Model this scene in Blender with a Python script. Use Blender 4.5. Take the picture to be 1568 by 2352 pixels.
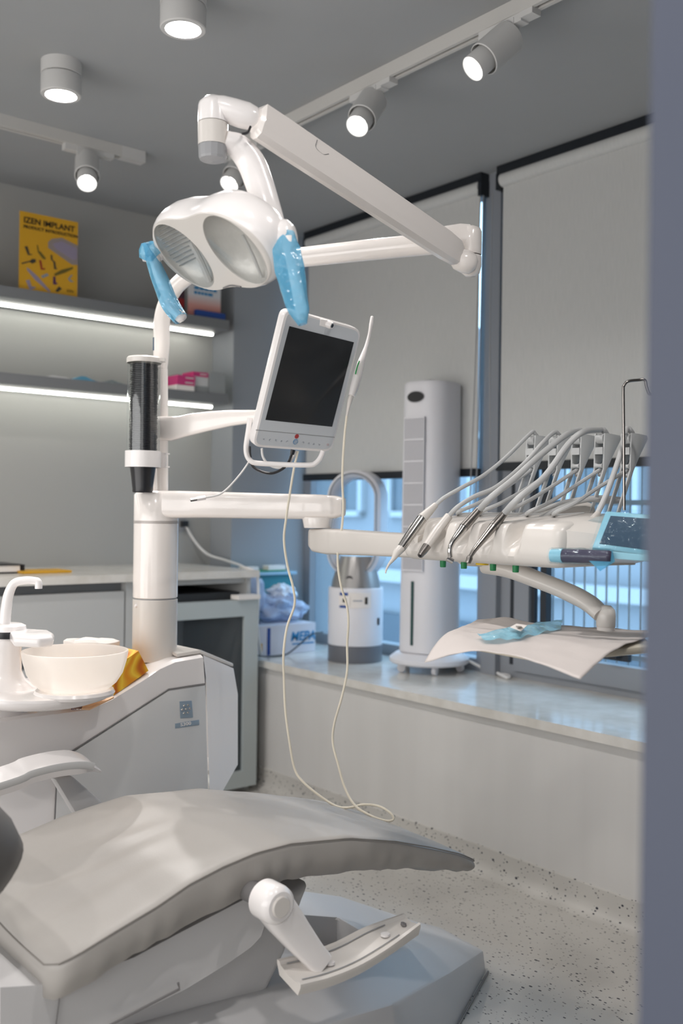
import bpy, bmesh, math, random
import numpy as np
from mathutils import Vector, Matrix, noise

for o in list(bpy.data.objects):
    bpy.data.objects.remove(o)
SC = bpy.context.scene
COL = SC.collection
random.seed(4)
PI = math.pi

# ------------------------------------------------------------------ camera
CAM_H = 1.21
FPX = 2300.0
_a = math.radians(39.3)
FW = Vector((math.sin(_a), math.cos(_a), 0))
RT = Vector((math.cos(_a), -math.sin(_a), 0))
UP = Vector((0, 0, 1))
_r = 0.0128
CX = RT * math.cos(_r) + UP * math.sin(_r)
CY = UP * math.cos(_r) - RT * math.sin(_r)
CAM = Vector((0, 0, CAM_H))
cd = bpy.data.cameras.new('camera')
cd.sensor_fit = 'HORIZONTAL'
cd.sensor_width = 24.0
cd.lens = 24.0 * FPX / 1568.0
cd.clip_start = 0.05
cd.dof.use_dof = True
cd.dof.focus_distance = 2.25
cd.dof.aperture_fstop = 2.8
co = bpy.data.objects.new('camera', cd)
COL.objects.link(co)
M = Matrix((CX, CY, -FW)).transposed().to_4x4()
M.translation = CAM
co.matrix_world = M
SC.camera = co

# ------------------------------------------------------------------ view, world
SC.view_settings.view_transform = 'Standard'
SC.view_settings.look = 'None'
SC.view_settings.gamma = 1
SC.view_settings.use_curve_mapping = False
SC.view_settings.exposure = 0.42
SC.cycles.use_denoising = True
SC.cycles.max_bounces = 8
SC.cycles.transparent_max_bounces = 16
SC.cycles.sample_clamp_indirect = 6
SC.cycles.caustics_reflective = False
SC.cycles.caustics_refractive = False
W_ = bpy.data.worlds.new('world')
SC.world = W_
W_.use_nodes = True
_bg = W_.node_tree.nodes['Background']
_bg.inputs['Color'].default_value = (0.47, 0.70, 0.95, 1)
_bg.inputs['Strength'].default_value = 4.0

P_DOWN = 5.0      # watts, ceiling downlights
P_SPOT = 11.5     # watts, track spots
P_LED = 10.5       # emission of shelf strips
LIGHT_COL = (1.0, 0.955, 0.93)


def big_area(name, loc, aim, sx, sy, power, col):
    l = bpy.data.lights.new(name, 'AREA')
    l.shape = 'RECTANGLE'
    l.size = sx
    l.size_y = sy
    l.energy = power
    l.color = col
    o = bpy.data.objects.new(name, l)
    COL.objects.link(o)
    o.location = loc
    o.rotation_euler = (-Vector(aim)).to_track_quat('Z', 'Y').to_euler()
    return o


# unseen fill lights added behind and left of the camera to brighten the room
big_area('left_fill_light', (-1.85, 1.6, 1.45), (1, 0, 0.12), 4.0, 2.1, 76, (1.0, 0.975, 0.96))
big_area('front_fill_light', (-0.7, -0.85, 1.6), (0.25, 1, 0.15), 2.2, 1.8, 14, (1.0, 0.975, 0.96))


def ray(px, py):
    return FW + CX * ((px - 784) / FPX) - CY * ((py - 1176) / FPX)


def W(px, py, t):
    return CAM + ray(px, py) * t


def onZ(px, py, z):
    d = ray(px, py)
    return CAM + d * ((z - CAM_H) / d.z)


def onX(px, py, x):
    d = ray(px, py)
    return CAM + d * (x / d.x)


def onY(px, py, y):
    d = ray(px, py)
    return CAM + d * (y / d.y)


def onP(px, py, p0, n):
    d = ray(px, py)
    return CAM + d * ((p0 - CAM).dot(n) / d.dot(n))


# ------------------------------------------------------------------ materials
def lin(c):
    return tuple(((v / 255) / 12.92 if v / 255 <= 0.04045 else ((v / 255 + 0.055) / 1.055) ** 2.4) for v in c)


def mat(name, rgb, rough=0.5, metal=0.0, spec=0.5, trans=0.0, coat=0.0, alpha=1.0, bump=0.0, bscale=80, var=0.0, vscale=6, emit=None, estr=0, ior=1.45, sheen=0):
    m = bpy.data.materials.new(name)
    m.use_nodes = True
    nt = m.node_tree
    b = nt.nodes['Principled BSDF']
    c = lin(rgb) + (1,)
    b.inputs['Base Color'].default_value = c
    b.inputs['Roughness'].default_value = rough
    b.inputs['Metallic'].default_value = metal
    b.inputs['Specular IOR Level'].default_value = spec
    b.inputs['Transmission Weight'].default_value = trans
    b.inputs['Coat Weight'].default_value = coat
    b.inputs['Alpha'].default_value = alpha
    b.inputs['IOR'].default_value = ior
    b.inputs['Sheen Weight'].default_value = sheen
    if emit:
        b.inputs['Emission Color'].default_value = tuple(emit) + (1,)
        b.inputs['Emission Strength'].default_value = estr
    tc = nt.nodes.new('ShaderNodeTexCoord')
    if bump:
        n = nt.nodes.new('ShaderNodeTexNoise')
        n.inputs['Scale'].default_value = bscale
        n.inputs['Detail'].default_value = 4
        bp = nt.nodes.new('ShaderNodeBump')
        bp.inputs['Strength'].default_value = bump
        bp.inputs['Distance'].default_value = 0.003
        nt.links.new(tc.outputs['Object'], n.inputs['Vector'])
        nt.links.new(n.outputs['Fac'], bp.inputs['Height'])
        nt.links.new(bp.outputs['Normal'], b.inputs['Normal'])
    if var:
        n = nt.nodes.new('ShaderNodeTexNoise')
        n.inputs['Scale'].default_value = vscale
        n.inputs['Detail'].default_value = 3
        r = nt.nodes.new('ShaderNodeMapRange')
        r.inputs['To Min'].default_value = 1 - var
        r.inputs['To Max'].default_value = 1 + var * 0.5
        mx = nt.nodes.new('ShaderNodeMix')
        mx.data_type = 'RGBA'
        mx.blend_type = 'MULTIPLY'
        mx.inputs['Factor'].default_value = 1
        mx.inputs['A'].default_value = c
        nt.links.new(tc.outputs['Object'], n.inputs['Vector'])
        nt.links.new(n.outputs['Fac'], r.inputs['Value'])
        nt.links.new(r.outputs['Result'], mx.inputs['B'])
        nt.links.new(mx.outputs['Result'], b.inputs['Base Color'])
    return m


def film_mat(name, rgb, opacity, rough=0.12, wrinkle=0.6, wscale=25, gloss=False):
    """thin film: tinted see-through sheet with a wrinkled gloss"""
    m = bpy.data.materials.new(name)
    m.use_nodes = True
    nt = m.node_tree
    nt.nodes.clear()
    out = nt.nodes.new('ShaderNodeOutputMaterial')
    tr = nt.nodes.new('ShaderNodeBsdfTransparent')
    tr.inputs['Color'].default_value = tuple(0.58 + 0.42 * v for v in lin(rgb)) + (1,)
    di = nt.nodes.new('ShaderNodeBsdfGlossy' if gloss else 'ShaderNodeBsdfPrincipled')
    di.inputs['Color' if gloss else 'Base Color'].default_value = lin(rgb) + (1,)
    di.inputs['Roughness'].default_value = rough
    mx = nt.nodes.new('ShaderNodeMixShader')
    fr = nt.nodes.new('ShaderNodeFresnel')
    # same reflectance from both sides of the sheet
    ge = nt.nodes.new('ShaderNodeNewGeometry')
    io = nt.nodes.new('ShaderNodeMapRange')
    io.inputs['To Min'].default_value = 1.3
    io.inputs['To Max'].default_value = 1 / 1.3
    nt.links.new(ge.outputs['Backfacing'], io.inputs['Value'])
    nt.links.new(io.outputs['Result'], fr.inputs['IOR'])
    ad = nt.nodes.new('ShaderNodeMath')
    ad.operation = 'ADD'
    ad.use_clamp = True
    ad.inputs[1].default_value = opacity
    tc = nt.nodes.new('ShaderNodeTexCoord')
    n = nt.nodes.new('ShaderNodeTexNoise')
    n.inputs['Scale'].default_value = wscale
    n.inputs['Detail'].default_value = 2
    bp = nt.nodes.new('ShaderNodeBump')
    bp.inputs['Strength'].default_value = wrinkle
    bp.inputs['Distance'].default_value = 0.01
    L = nt.links.new
    L(tc.outputs['Object'], n.inputs['Vector'])
    L(n.outputs['Fac'], bp.inputs['Height'])
    L(bp.outputs['Normal'], di.inputs['Normal'])
    L(bp.outputs['Normal'], fr.inputs['Normal'])
    L(fr.outputs['Fac'], ad.inputs[0])
    L(ad.outputs['Value'], mx.inputs['Fac'])
    L(tr.outputs['BSDF'], mx.inputs[1])
    L(di.outputs['BSDF'], mx.inputs[2])
    L(mx.outputs['Shader'], out.inputs['Surface'])
    return m


def ramp_mat(name, build, rough=0.5, **k):
    """material whose colour comes from build(nodes, links, texcoord) -> colour socket"""
    m = mat(name, (128, 128, 128), rough, **k)
    nt = m.node_tree
    tc = nt.nodes.new('ShaderNodeTexCoord')
    s = build(nt, nt.links.new, tc)
    nt.links.new(s, nt.nodes['Principled BSDF'].inputs['Base Color'])
    return m


def cramp(nt, stops):
    r = nt.nodes.new('ShaderNodeValToRGB')
    e = r.color_ramp.elements
    while len(e) < len(stops):
        e.new(0.5)
    for el, (p, c) in zip(e, stops):
        el.position = p
        el.color = lin(c) + (1,)
    return r


M_white = mat('white_plastic', (240, 236, 234), 0.22, coat=0.3)
M_white2 = mat('warm_white_plastic', (215, 210, 204), 0.3, coat=0.2)
M_arm = mat('cream_white_enamel', (239, 233, 228), 0.18, coat=0.4)
M_ltgray = mat('pale_grey_panel', (204, 204, 203), 0.3, coat=0.2)
M_base = mat('chair_base_plastic', (198, 197, 197), 0.45)
M_seam = mat('seam_grey', (120, 118, 118), 0.6)
M_recess = mat('grille_recess_grey', (176, 176, 180), 0.5)
M_dark = mat('black_plastic', (34, 34, 37), 0.35)
M_gray = mat('mid_grey_plastic', (150, 151, 153), 0.4)
M_chrome = mat('brushed_chrome', (205, 203, 200), 0.2, metal=1.0)
M_steel = mat('dull_steel', (150, 146, 142), 0.3, metal=1.0)
M_hose = mat('pale_grey_hose', (186, 187, 187), 0.42)
M_holder = mat('grey_holder', (190, 192, 192), 0.35)
M_cable = mat('cream_cable', (226, 218, 200), 0.5)
M_whitecable = mat('white_cable', (228, 226, 224), 0.5)
M_green = mat('green_knob', (38, 128, 78), 0.4)
M_yellowk = mat('yellow_knob', (222, 186, 40), 0.4)
M_ceil = mat('ceiling_paint', (164, 166, 167), 0.9, bump=0.05, bscale=300, var=0.03)
M_wall = mat('grey_wall_paint', (150, 154, 158), 0.8, bump=0.05, bscale=200, var=0.02)
M_niche = mat('niche_back_panel', (172, 172, 169), 0.35, coat=0.1, var=0.02)
M_shelf = mat('shelf_board', (120, 122, 124), 0.5, var=0.02)
M_cab = mat('cabinet_laminate', (184, 185, 184), 0.5, var=0.02)
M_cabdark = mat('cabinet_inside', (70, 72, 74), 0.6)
M_glassdoor = mat('door_frame_mint', (176, 184, 184), 0.4)
M_frame = mat('grey_window_frame', (142, 146, 152), 0.45)
M_framedark = mat('dark_window_channel', (44, 48, 54), 0.5)
M_blackrail = mat('dark_headrail', (30, 34, 40), 0.4)
M_track = mat('track_white', (200, 198, 194), 0.4)
M_spot = mat('spot_white_paint', (205, 204, 202), 0.45)
M_jamb = mat('blue_grey_door_jamb', (76, 82, 98), 0.6)
M_screen = mat('black_screen', (38, 40, 43), 0.12, spec=0.4)
M_face = mat('silver_white_face', (206, 210, 214), 0.3)
M_fan = mat('fan_white', (222, 221, 225), 0.35)
M_fansilver = mat('fan_silver', (160, 158, 156), 0.3, metal=0.6)
M_fangrey = mat('fan_base_grey', (104, 106, 112), 0.4)
M_red = mat('red_button', (176, 58, 60), 0.4)
M_blueb = mat('blue_print', (48, 128, 178), 0.5)
M_navy = mat('navy_print', (30, 68, 140), 0.5)
M_greyprint = mat('grey_print', (140, 148, 160), 0.5)
M_cup = mat('black_cup_plastic', (40, 40, 43), 0.28)
M_paperwhite = mat('white_paper', (232, 226, 220), 0.8, bump=0.2, bscale=60)
M_cardwhite = mat('white_carton', (206, 206, 214), 0.6)
M_pink = mat('pink_carton', (200, 60, 122), 0.5)
M_greycarton = mat('grey_carton', (150, 154, 154), 0.6)
M_yellow = mat('yellow_cover', (214, 162, 40), 0.45)
M_ink = mat('black_ink', (46, 40, 28), 0.6)
M_binplastic = mat('teal_bin_plastic', (70, 140, 150), 0.3)
M_greenlid = mat('green_lid', (46, 140, 104), 0.4)
M_lens = mat('lamp_reflector', (222, 220, 216), 0.35, metal=0.2, bump=0.5, bscale=50, var=0.25, vscale=22)
M_lensglass = film_mat('lamp_front_glass', (235, 236, 235), 0.0, rough=0.05, wrinkle=0.03, gloss=True)
M_clear = film_mat('clear_plastic', (245, 248, 248), 0.05, rough=0.04, wrinkle=0.02, gloss=True)
M_film = film_mat('blue_barrier_film', (112, 192, 226), 0.40, rough=0.2, wrinkle=0.7, wscale=40)
M_pouch = film_mat('pouch_blue_film', (150, 212, 234), 0.5, rough=0.18, wrinkle=0.7, wscale=40)
M_filmthin = film_mat('thin_blue_film', (120, 200, 232), 0.35, rough=0.15, wrinkle=0.5, wscale=30)
M_clearfilm = film_mat('crinkled_clear_film', (222, 238, 244), 0.0, rough=0.12, wrinkle=1.0, wscale=45, gloss=True)
M_pipe = mat('seam_piping', (128, 124, 119), 0.5)
M_pane = film_mat('window_pane', (214, 232, 240), 0.03, rough=0.03, wrinkle=0.0)
M_doorglass = film_mat('cabinet_door_glass', (120, 128, 134), 0.14, rough=0.15, wrinkle=0.0)
M_bag = film_mat('translucent_bag', (196, 208, 232), 0.55, rough=0.25, wrinkle=0.8, wscale=25)
def _frost():
    m = mat('frosted_glass', (248, 244, 240), 0.4)
    nt = m.node_tree
    out = nt.nodes['Material Output']
    tl = nt.nodes.new('ShaderNodeBsdfTranslucent')
    tl.inputs['Color'].default_value = lin((255, 250, 244)) + (1,)
    tp = nt.nodes.new('ShaderNodeBsdfTransparent')
    m1 = nt.nodes.new('ShaderNodeMixShader')
    m1.inputs['Fac'].default_value = 0.55
    m2 = nt.nodes.new('ShaderNodeMixShader')
    m2.inputs['Fac'].default_value = 0.28
    nt.links.new(nt.nodes['Principled BSDF'].outputs['BSDF'], m1.inputs[1])
    nt.links.new(tl.outputs['BSDF'], m1.inputs[2])
    nt.links.new(m1.outputs['Shader'], m2.inputs[1])
    nt.links.new(tp.outputs['BSDF'], m2.inputs[2])
    nt.links.new(m2.outputs['Shader'], out.inputs['Surface'])
    return m


M_bowl = _frost()
M_blue2 = mat('tablet_blue_bezel', (150, 202, 220), 0.3)
M_slate = mat('tablet_screen', (66, 86, 106), 0.15)
M_grip = mat('plum_grip', (76, 70, 88), 0.3)
M_winebl = mat('pale_outdoor_wall', (124, 128, 133), 0.9)
M_led = mat('led_strip_light', (255, 255, 255), emit=(1.0, 1.0, 0.90), estr=P_LED)
M_lamp_on = mat('lit_lamp_disc', (255, 255, 255), emit=(1.0, 0.98, 0.96), estr=9.0)
M_lamp_core = mat('lit_spot_core', (255, 255, 255), emit=(1.0, 0.98, 0.95), estr=10.0)
M_cone = mat('spot_inner_cone', (250, 250, 248), 0.25, emit=(1.0, 0.98, 0.96), estr=0.4)


def _leather(nt, L, tc):
    n = nt.nodes.new('ShaderNodeTexNoise')
    n.inputs['Scale'].default_value = 3
    r = cramp(nt, [(0.3, (158, 154, 149)), (0.7, (166, 162, 157))])
    L(tc.outputs['Object'], n.inputs['Vector'])
    L(n.outputs['Fac'], r.inputs['Fac'])
    return r.outputs['Color']


M_leather = ramp_mat('grey_upholstery', _leather, 0.42, bump=0.08, bscale=500)
M_back = mat('dark_grey_upholstery', (90, 88, 86), 0.5, bump=0.05, bscale=500)


def _terrazzo(nt, L, tc):
    n = nt.nodes.new('ShaderNodeTexNoise')
    n.inputs['Scale'].default_value = 2.5
    n.inputs['Detail'].default_value = 3
    r = cramp(nt, [(0.3, (184, 181, 176)), (0.7, (200, 197, 191))])
    L(tc.outputs['Object'], n.inputs['Vector'])
    L(n.outputs['Fac'], r.inputs['Fac'])
    cur = r.outputs['Color']
    for sc, th, col in ((70, 0.17, (46, 48, 58)), (38, 0.10, (66, 66, 72)), (110, 0.2, (120, 118, 116))):
        v = nt.nodes.new('ShaderNodeTexVoronoi')
        v.inputs['Scale'].default_value = sc
        mp = nt.nodes.new('ShaderNodeMapping')
        mp.inputs['Scale'].default_value = (1, 0.62, 0.8)
        mp.inputs['Rotation'].default_value = (0.2, 0.1, sc)
        L(tc.outputs['Object'], mp.inputs['Vector'])
        L(mp.outputs['Vector'], v.inputs['Vector'])
        # keep only some of the cells
        wn = nt.nodes.new('ShaderNodeTexWhiteNoise')
        L(v.outputs['Color'], wn.inputs['Vector'])
        k = nt.nodes.new('ShaderNodeMath')
        k.operation = 'MULTIPLY'
        k.inputs[1].default_value = th * 1.4
        L(wn.outputs['Value'], k.inputs[0])
        lt = nt.nodes.new('ShaderNodeMath')
        lt.operation = 'LESS_THAN'
        L(v.outputs['Distance'], lt.inputs[0])
        L(k.outputs['Value'], lt.inputs[1])
        mx = nt.nodes.new('ShaderNodeMix')
        mx.data_type = 'RGBA'
        mx.inputs['B'].default_value = lin(col) + (1,)
        L(lt.outputs['Value'], mx.inputs['Factor'])
        L(cur, mx.inputs['A'])
        cur = mx.outputs['Result']
    return cur


M_floor = ramp_mat('speckled_vinyl_floor', _terrazzo, 0.4)


def _laminate(nt, L, tc):
    w = nt.nodes.new('ShaderNodeTexNoise')
    w.inputs['Scale'].default_value = 1.2
    w.inputs['Detail'].default_value = 3
    mp = nt.nodes.new('ShaderNodeMapping')
    mp.inputs['Scale'].default_value = (1, 6, 0.3)
    r = cramp(nt, [(0.3, (205, 203, 200)), (0.7, (212, 210, 207))])
    L(tc.outputs['Object'], mp.inputs['Vector'])
    L(mp.outputs['Vector'], w.inputs['Vector'])
    L(w.outputs['Fac'], r.inputs['Fac'])
    return r.outputs['Color']


M_dado = ramp_mat('dado_laminate', _laminate, 0.35)


def _stone(nt, L, tc):
    n = nt.nodes.new('ShaderNodeTexNoise')
    n.inputs['Scale'].default_value = 14
    n.inputs['Detail'].default_value = 6
    r = cramp(nt, [(0.35, (206, 202, 194)), (0.65, (218, 215, 209))])
    L(tc.outputs['Object'], n.inputs['Vector'])
    L(n.outputs['Fac'], r.inputs['Fac'])
    return r.outputs['Color']


M_stone = ramp_mat('cream_quartz', _stone, 0.12)
M_counter = ramp_mat('counter_quartz', _stone, 0.2)


def _weave(nt, L, tc):
    n = nt.nodes.new('ShaderNodeTexNoise')
    n.inputs['Scale'].default_value = 60
    mp = nt.nodes.new('ShaderNodeMapping')
    mp.inputs['Scale'].default_value = (1, 5, 0.25)
    r = cramp(nt, [(0.3, (196, 197, 195)), (0.7, (203, 203, 201))])
    L(tc.outputs['Object'], mp.inputs['Vector'])
    L(mp.outputs['Vector'], n.inputs['Vector'])
    L(n.outputs['Fac'], r.inputs['Fac'])
    return r.outputs['Color']


M_blind = ramp_mat('roller_blind_fabric', _weave, 0.85)


def _flower(nt, L, tc):
    w = nt.nodes.new('ShaderNodeTexWave')
    w.inputs['Scale'].default_value = 5
    w.inputs['Distortion'].default_value = 16
    w.inputs['Detail'].default_value = 1.5
    w.inputs['Detail Scale'].default_value = 1.2
    r = cramp(nt, [(0.0, (196, 104, 34)), (0.35, (232, 170, 44)), (0.75, (246, 206, 70)), (1.0, (230, 150, 40))])
    L(tc.outputs['Object'], w.inputs['Vector'])
    L(w.outputs['Fac'], r.inputs['Fac'])
    return r.outputs['Color']


M_tissuebox = ramp_mat('yellow_petal_print', _flower, 0.35)


def _gradcover(nt, L, tc):
    s = nt.nodes.new('ShaderNodeSeparateXYZ')
    L(tc.outputs['Generated'], s.inputs['Vector'])
    r = cramp(nt, [(0.0, (196, 120, 110)), (0.22, (206, 150, 140)), (0.42, (206, 206, 208)), (1, (214, 216, 218))])
    L(s.outputs['Z'], r.inputs['Fac'])
    return r.outputs['Color']


M_gradcover = ramp_mat('pink_fading_cover', _gradcover, 0.5)


def _cloth(nt, L, tc):
    w = nt.nodes.new('ShaderNodeTexWave')
    w.inputs['Scale'].default_value = 55
    r = cramp(nt, [(0.0, (196, 188, 184)), (0.5, (204, 197, 193))])
    L(tc.outputs['Object'], w.inputs['Vector'])
    L(w.outputs['Fac'], r.inputs['Fac'])
    return r.outputs['Color']


M_cloth = ramp_mat('tray_paper_towel', _cloth, 0.85, bump=0.15, bscale=120)

# ------------------------------------------------------------------ mesh helpers
BASE = {}


def bm_new():
    return bmesh.new()


def bm_to_obj(name, bm, m, parent=None, smooth=True, angle=35):
    bmesh.ops.recalc_face_normals(bm, faces=bm.faces)
    me = bpy.data.meshes.new(name)
    bm.to_mesh(me)
    bm.free()
    return me_to_obj(name, me, m, parent, smooth, angle)


def me_to_obj(name, me, m, parent=None, smooth=True, angle=35):
    if parent is not None:
        base = BASE[parent]
    else:
        xs = np.empty(len(me.vertices) * 3)
        me.vertices.foreach_get('co', xs)
        xs = xs.reshape(-1, 3)
        lo, hi = xs.min(0), xs.max(0)
        base = Vector(((lo[0] + hi[0]) / 2, (lo[1] + hi[1]) / 2, lo[2]))
    me.transform(Matrix.Translation(-base))
    if smooth:
        for p in me.polygons:
            p.use_smooth = True
        me.set_sharp_from_angle(angle=math.radians(angle))
    ms = m if isinstance(m, (list, tuple)) else [m]
    for x in ms:
        me.materials.append(x)
    o = bpy.data.objects.new(name, me)
    COL.objects.link(o)
    if parent is not None:
        o.parent = parent
        BASE[o] = base
    else:
        o.location = base
        BASE[o] = base
    return o


def tag(o, label, cat, group=None, kind=None):
    if label:
        o['label'] = label
    if cat:
        o['category'] = cat
    if group:
        o['group'] = group
    if kind:
        o['kind'] = kind
    return o


def thing(name, label, cat, base, group=None):
    o = bpy.data.objects.new(name, None)
    o.empty_display_size = 0.05
    COL.objects.link(o)
    o.location = base
    BASE[o] = Vector(base)
    return tag(o, label, cat, group)


def dup(root, delta, label=None, group=None, rotz=0.0):
    r = root.copy()
    COL.objects.link(r)
    r.location = root.location + Vector(delta)
    r.rotation_euler.z += rotz
    BASE[r] = BASE[root] + Vector(delta)
    if label:
        r['label'] = label
    if group:
        r['group'] = group
    for ch in root.children:
        c = ch.copy()
        COL.objects.link(c)
        c.parent = r
        for g in ch.children:
            d = g.copy()
            COL.objects.link(d)
            d.parent = c
    return r


def struct(name, bm, m, parent=None, **k):
    o = bm_to_obj(name, bm, m, parent, **k)
    if parent is None:
        o['kind'] = 'structure'
    return o


def bevel(bm, w, seg=2, geom=None, ang=30):
    ed = [e for e in (geom if geom is not None else bm.edges) if len(e.link_faces) == 2 and e.calc_face_angle(0) > math.radians(ang)]
    if ed and w > 0:
        bmesh.ops.bevel(bm, geom=ed, offset=w, segments=seg, profile=0.5, affect='EDGES', clamp_overlap=True)


def box(bm, lo, hi, bv=0.0, seg=2, mi=0, mtx=None):
    b2 = bmesh.new()
    vs = [b2.verts.new((x, y, z)) for z in (lo[2], hi[2]) for y in (lo[1], hi[1]) for x in (lo[0], hi[0])]
    for f in ((0, 2, 3, 1), (4, 5, 7, 6), (0, 1, 5, 4), (2, 6, 7, 3), (0, 4, 6, 2), (1, 3, 7, 5)):
        b2.faces.new([vs[i] for i in f])
    if bv:
        bevel(b2, bv, seg)
    if mtx is not None:
        b2.transform(mtx)
    return merge(bm, b2, mi)


def merge(bm, b2, mi=0):
    bmesh.ops.recalc_face_normals(b2, faces=b2.faces)
    mp = {}
    for v in b2.verts:
        mp[v] = bm.verts.new(v.co)
    for f in b2.faces:
        try:
            nf = bm.faces.new([mp[v] for v in f.verts])
            nf.material_index = mi
        except ValueError:
            pass
    b2.free()
    return bm


def loft(bm, rings, cap=True, closed=True, mi=0):
    b2 = bmesh.new()
    R = [[b2.verts.new(p) for p in r] for r in rings]
    n = len(R[0])
    for a, b in zip(R[:-1], R[1:]):
        for i in range(n if closed else n - 1):
            j = (i + 1) % n
            b2.faces.new((a[i], a[j], b[j], b[i]))
    if cap and closed:
        b2.faces.new(R[0][::-1])
        b2.faces.new(R[-1])
    return merge(bm, b2, mi)


def prism(bm, pts, vec, bv=0.0, seg=2, mi=0):
    b2 = bmesh.new()
    v = Vector(vec)
    A = [b2.verts.new(Vector(p)) for p in pts]
    B = [b2.verts.new(Vector(p) + v) for p in pts]
    b2.faces.new(A[::-1])
    b2.faces.new(B)
    n = len(A)
    for i in range(n):
        j = (i + 1) % n
        b2.faces.new((A[i], A[j], B[j], B[i]))
    if bv:
        bmesh.ops.recalc_face_normals(b2, faces=b2.faces)
        bevel(b2, bv, seg)
    return merge(bm, b2, mi)


def catmull(pts, n=6):
    P = [Vector(p) for p in pts]
    if len(P) < 3:
        return P
    Q = [P[0] * 2 - P[1]] + P + [P[-1] * 2 - P[-2]]
    out = []
    for i in range(1, len(Q) - 2):
        p0, p1, p2, p3 = Q[i - 1:i + 3]
        for k in range(n):
            t = k / n
            out.append(0.5 * ((2 * p1) + (p2 - p0) * t + (2 * p0 - 5 * p1 + 4 * p2 - p3) * t * t + (3 * p1 - p0 - 3 * p2 + p3) * t ** 3))
    out.append(P[-1])
    return out


def tube(bm, pts, r, n=12, smooth=6, cap=True, mi=0, flat=None, up=None):
    """round (or oval, flat=(a,b) with up) tube through pts; r number or list at the given pts"""
    P0 = [Vector(p) for p in pts]
    P = catmull(P0, smooth) if smooth > 1 else P0
    if isinstance(r, (list, tuple)):
        rs = []
        m = len(P) - 1
        for i in range(len(P)):
            u = i / m * (len(r) - 1)
            k = min(int(u), len(r) - 2)
            f = u - k
            rs.append(r[k] * (1 - f) + r[k + 1] * f)
    else:
        rs = [r] * len(P)
    rings = []
    nrm = None
    for i, p in enumerate(P):
        t = (P[min(i + 1, len(P) - 1)] - P[max(i - 1, 0)]).normalized()
        if up is not None:
            nrm = (Vector(up) - t * Vector(up).dot(t)).normalized()
        elif nrm is None:
            a = Vector((0, 0, 1)) if abs(t.z) < 0.9 else Vector((1, 0, 0))
            nrm = (a - t * a.dot(t)).normalized()
        else:
            nrm = (nrm - t * nrm.dot(t)).normalized()
        bn = t.cross(nrm)
        fa, fb = flat if flat else (1, 1)
        rings.append([p + (nrm * math.cos(2 * PI * k / n) * fa + bn * math.sin(2 * PI * k / n) * fb) * rs[i] for k in range(n)])
    return loft(bm, rings, cap, mi=mi)


def lathe(bm, prof, c, axis=(0, 0, 1), n=28, cap=False, mi=0, sx=1.0, xdir=None):
    """prof = [(radius, height)...] around axis at c"""
    ax = Vector(axis).normalized()
    a = Vector(xdir) if xdir is not None else (Vector((1, 0, 0)) if abs(ax.x) < 0.9 else Vector((0, 1, 0)))
    u = (a - ax * a.dot(ax)).normalized()
    v = ax.cross(u)
    c = Vector(c)
    rings = [[c + ax * h + (u * math.cos(2 * PI * k / n) * sx + v * math.sin(2 * PI * k / n)) * max(r, 1e-5) for k in range(n)] for r, h in prof]
    return loft(bm, rings, cap, mi=mi)


def plate(bm, px, p0, n, th, bv=0.0, mi=0, off=0.0):
    """slab whose front outline passes through the photo points px on the plane (p0, n); n points to the viewer"""
    n = Vector(n).normalized()
    pts = [onP(x, y, p0, n) + n * off for x, y in px]
    return prism(bm, pts, -n * th, bv, mi=mi)


def text(s, size, m, parent, origin, xdir, ydir, name='lettering', ext=0.0006, bold=0.0, shear=0.0, sx=1.0):
    cu = bpy.data.curves.new('t', 'FONT')
    cu.body = s
    cu.size = size
    cu.extrude = ext
    cu.offset = bold
    cu.shear = shear
    cu.resolution_u = 3
    o = bpy.data.objects.new('t', cu)
    COL.objects.link(o)
    dg = bpy.context.evaluated_depsgraph_get()
    me = bpy.data.meshes.new_from_object(o.evaluated_get(dg))
    bpy.data.objects.remove(o)
    x = Vector(xdir).normalized()
    y = (Vector(ydir) - x * Vector(ydir).dot(x)).normalized()
    z = x.cross(y)
    mt = Matrix((x * sx, y, z)).transposed().to_4x4()
    mt.translation = Vector(origin)
    me.transform(mt)
    me.materials.clear()
    return me_to_obj(name, me, m, parent, smooth=False)


def lerp(a, b, t):
    return a + (b - a) * t


def interp(x, xs, ys):
    return float(np.interp(x, xs, ys))

# ================================================================== SETTING
XS, XG, H = 2.527, 3.08, 2.60
SILL = 0.557
YP, YN, XP = 4.06, 4.25, 2.64
XL, YF = -1.9, -0.9

bm = bm_new(); box(bm, (XL - 0.1, YF - 0.1, -0.1), (XS + 0.02, YN + 0.1, 0)); struct('floor', bm, M_floor)
bm = bm_new(); box(bm, (XL - 0.1, YF - 0.1, H), (3.3, YN + 0.1, H + 0.1)); struct('ceiling', bm, M_ceil)
bm = bm_new(); box(bm, (XL - 0.1, YN, 0), (XP, YN + 0.1, H)); struct('wall_back', bm, M_niche)
bm = bm_new(); box(bm, (XP, YP, SILL), (3.3, YN + 0.1, H)); box(bm, (XS, YP, 0), (3.3, YN + 0.1, SILL)); struct('wall_back', bm, M_wall)
bm = bm_new(); box(bm, (XL - 0.1, YF - 0.1, 0), (XL, YN, H)); struct('wall_left', bm, M_wall)
bm = bm_new(); box(bm, (XL, YF - 0.1, 0), (0.62, YF, H)); struct('wall_front', bm, M_wall)
bm = bm_new(); box(bm, (XS, YF, 0), (XG + 0.12, YP, SILL - 0.03), 0.0); struct('wall_right', bm, M_dado)
# door jamb close to the camera
bm = bm_new(); box(bm, (0.607, YF - 0.1, 0), (0.95, 0.407, H), 0.004); struct('wall_front', bm, M_jamb)
bm = bm_new(); box(bm, (0.95, YF - 0.1, 0), (3.3, YF, H)); struct('wall_front', bm, M_wall)
bm = bm_new(); box(bm, (XG, YF, SILL), (3.3, 0.9, H)); struct('wall_right', bm, M_wall)

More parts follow.
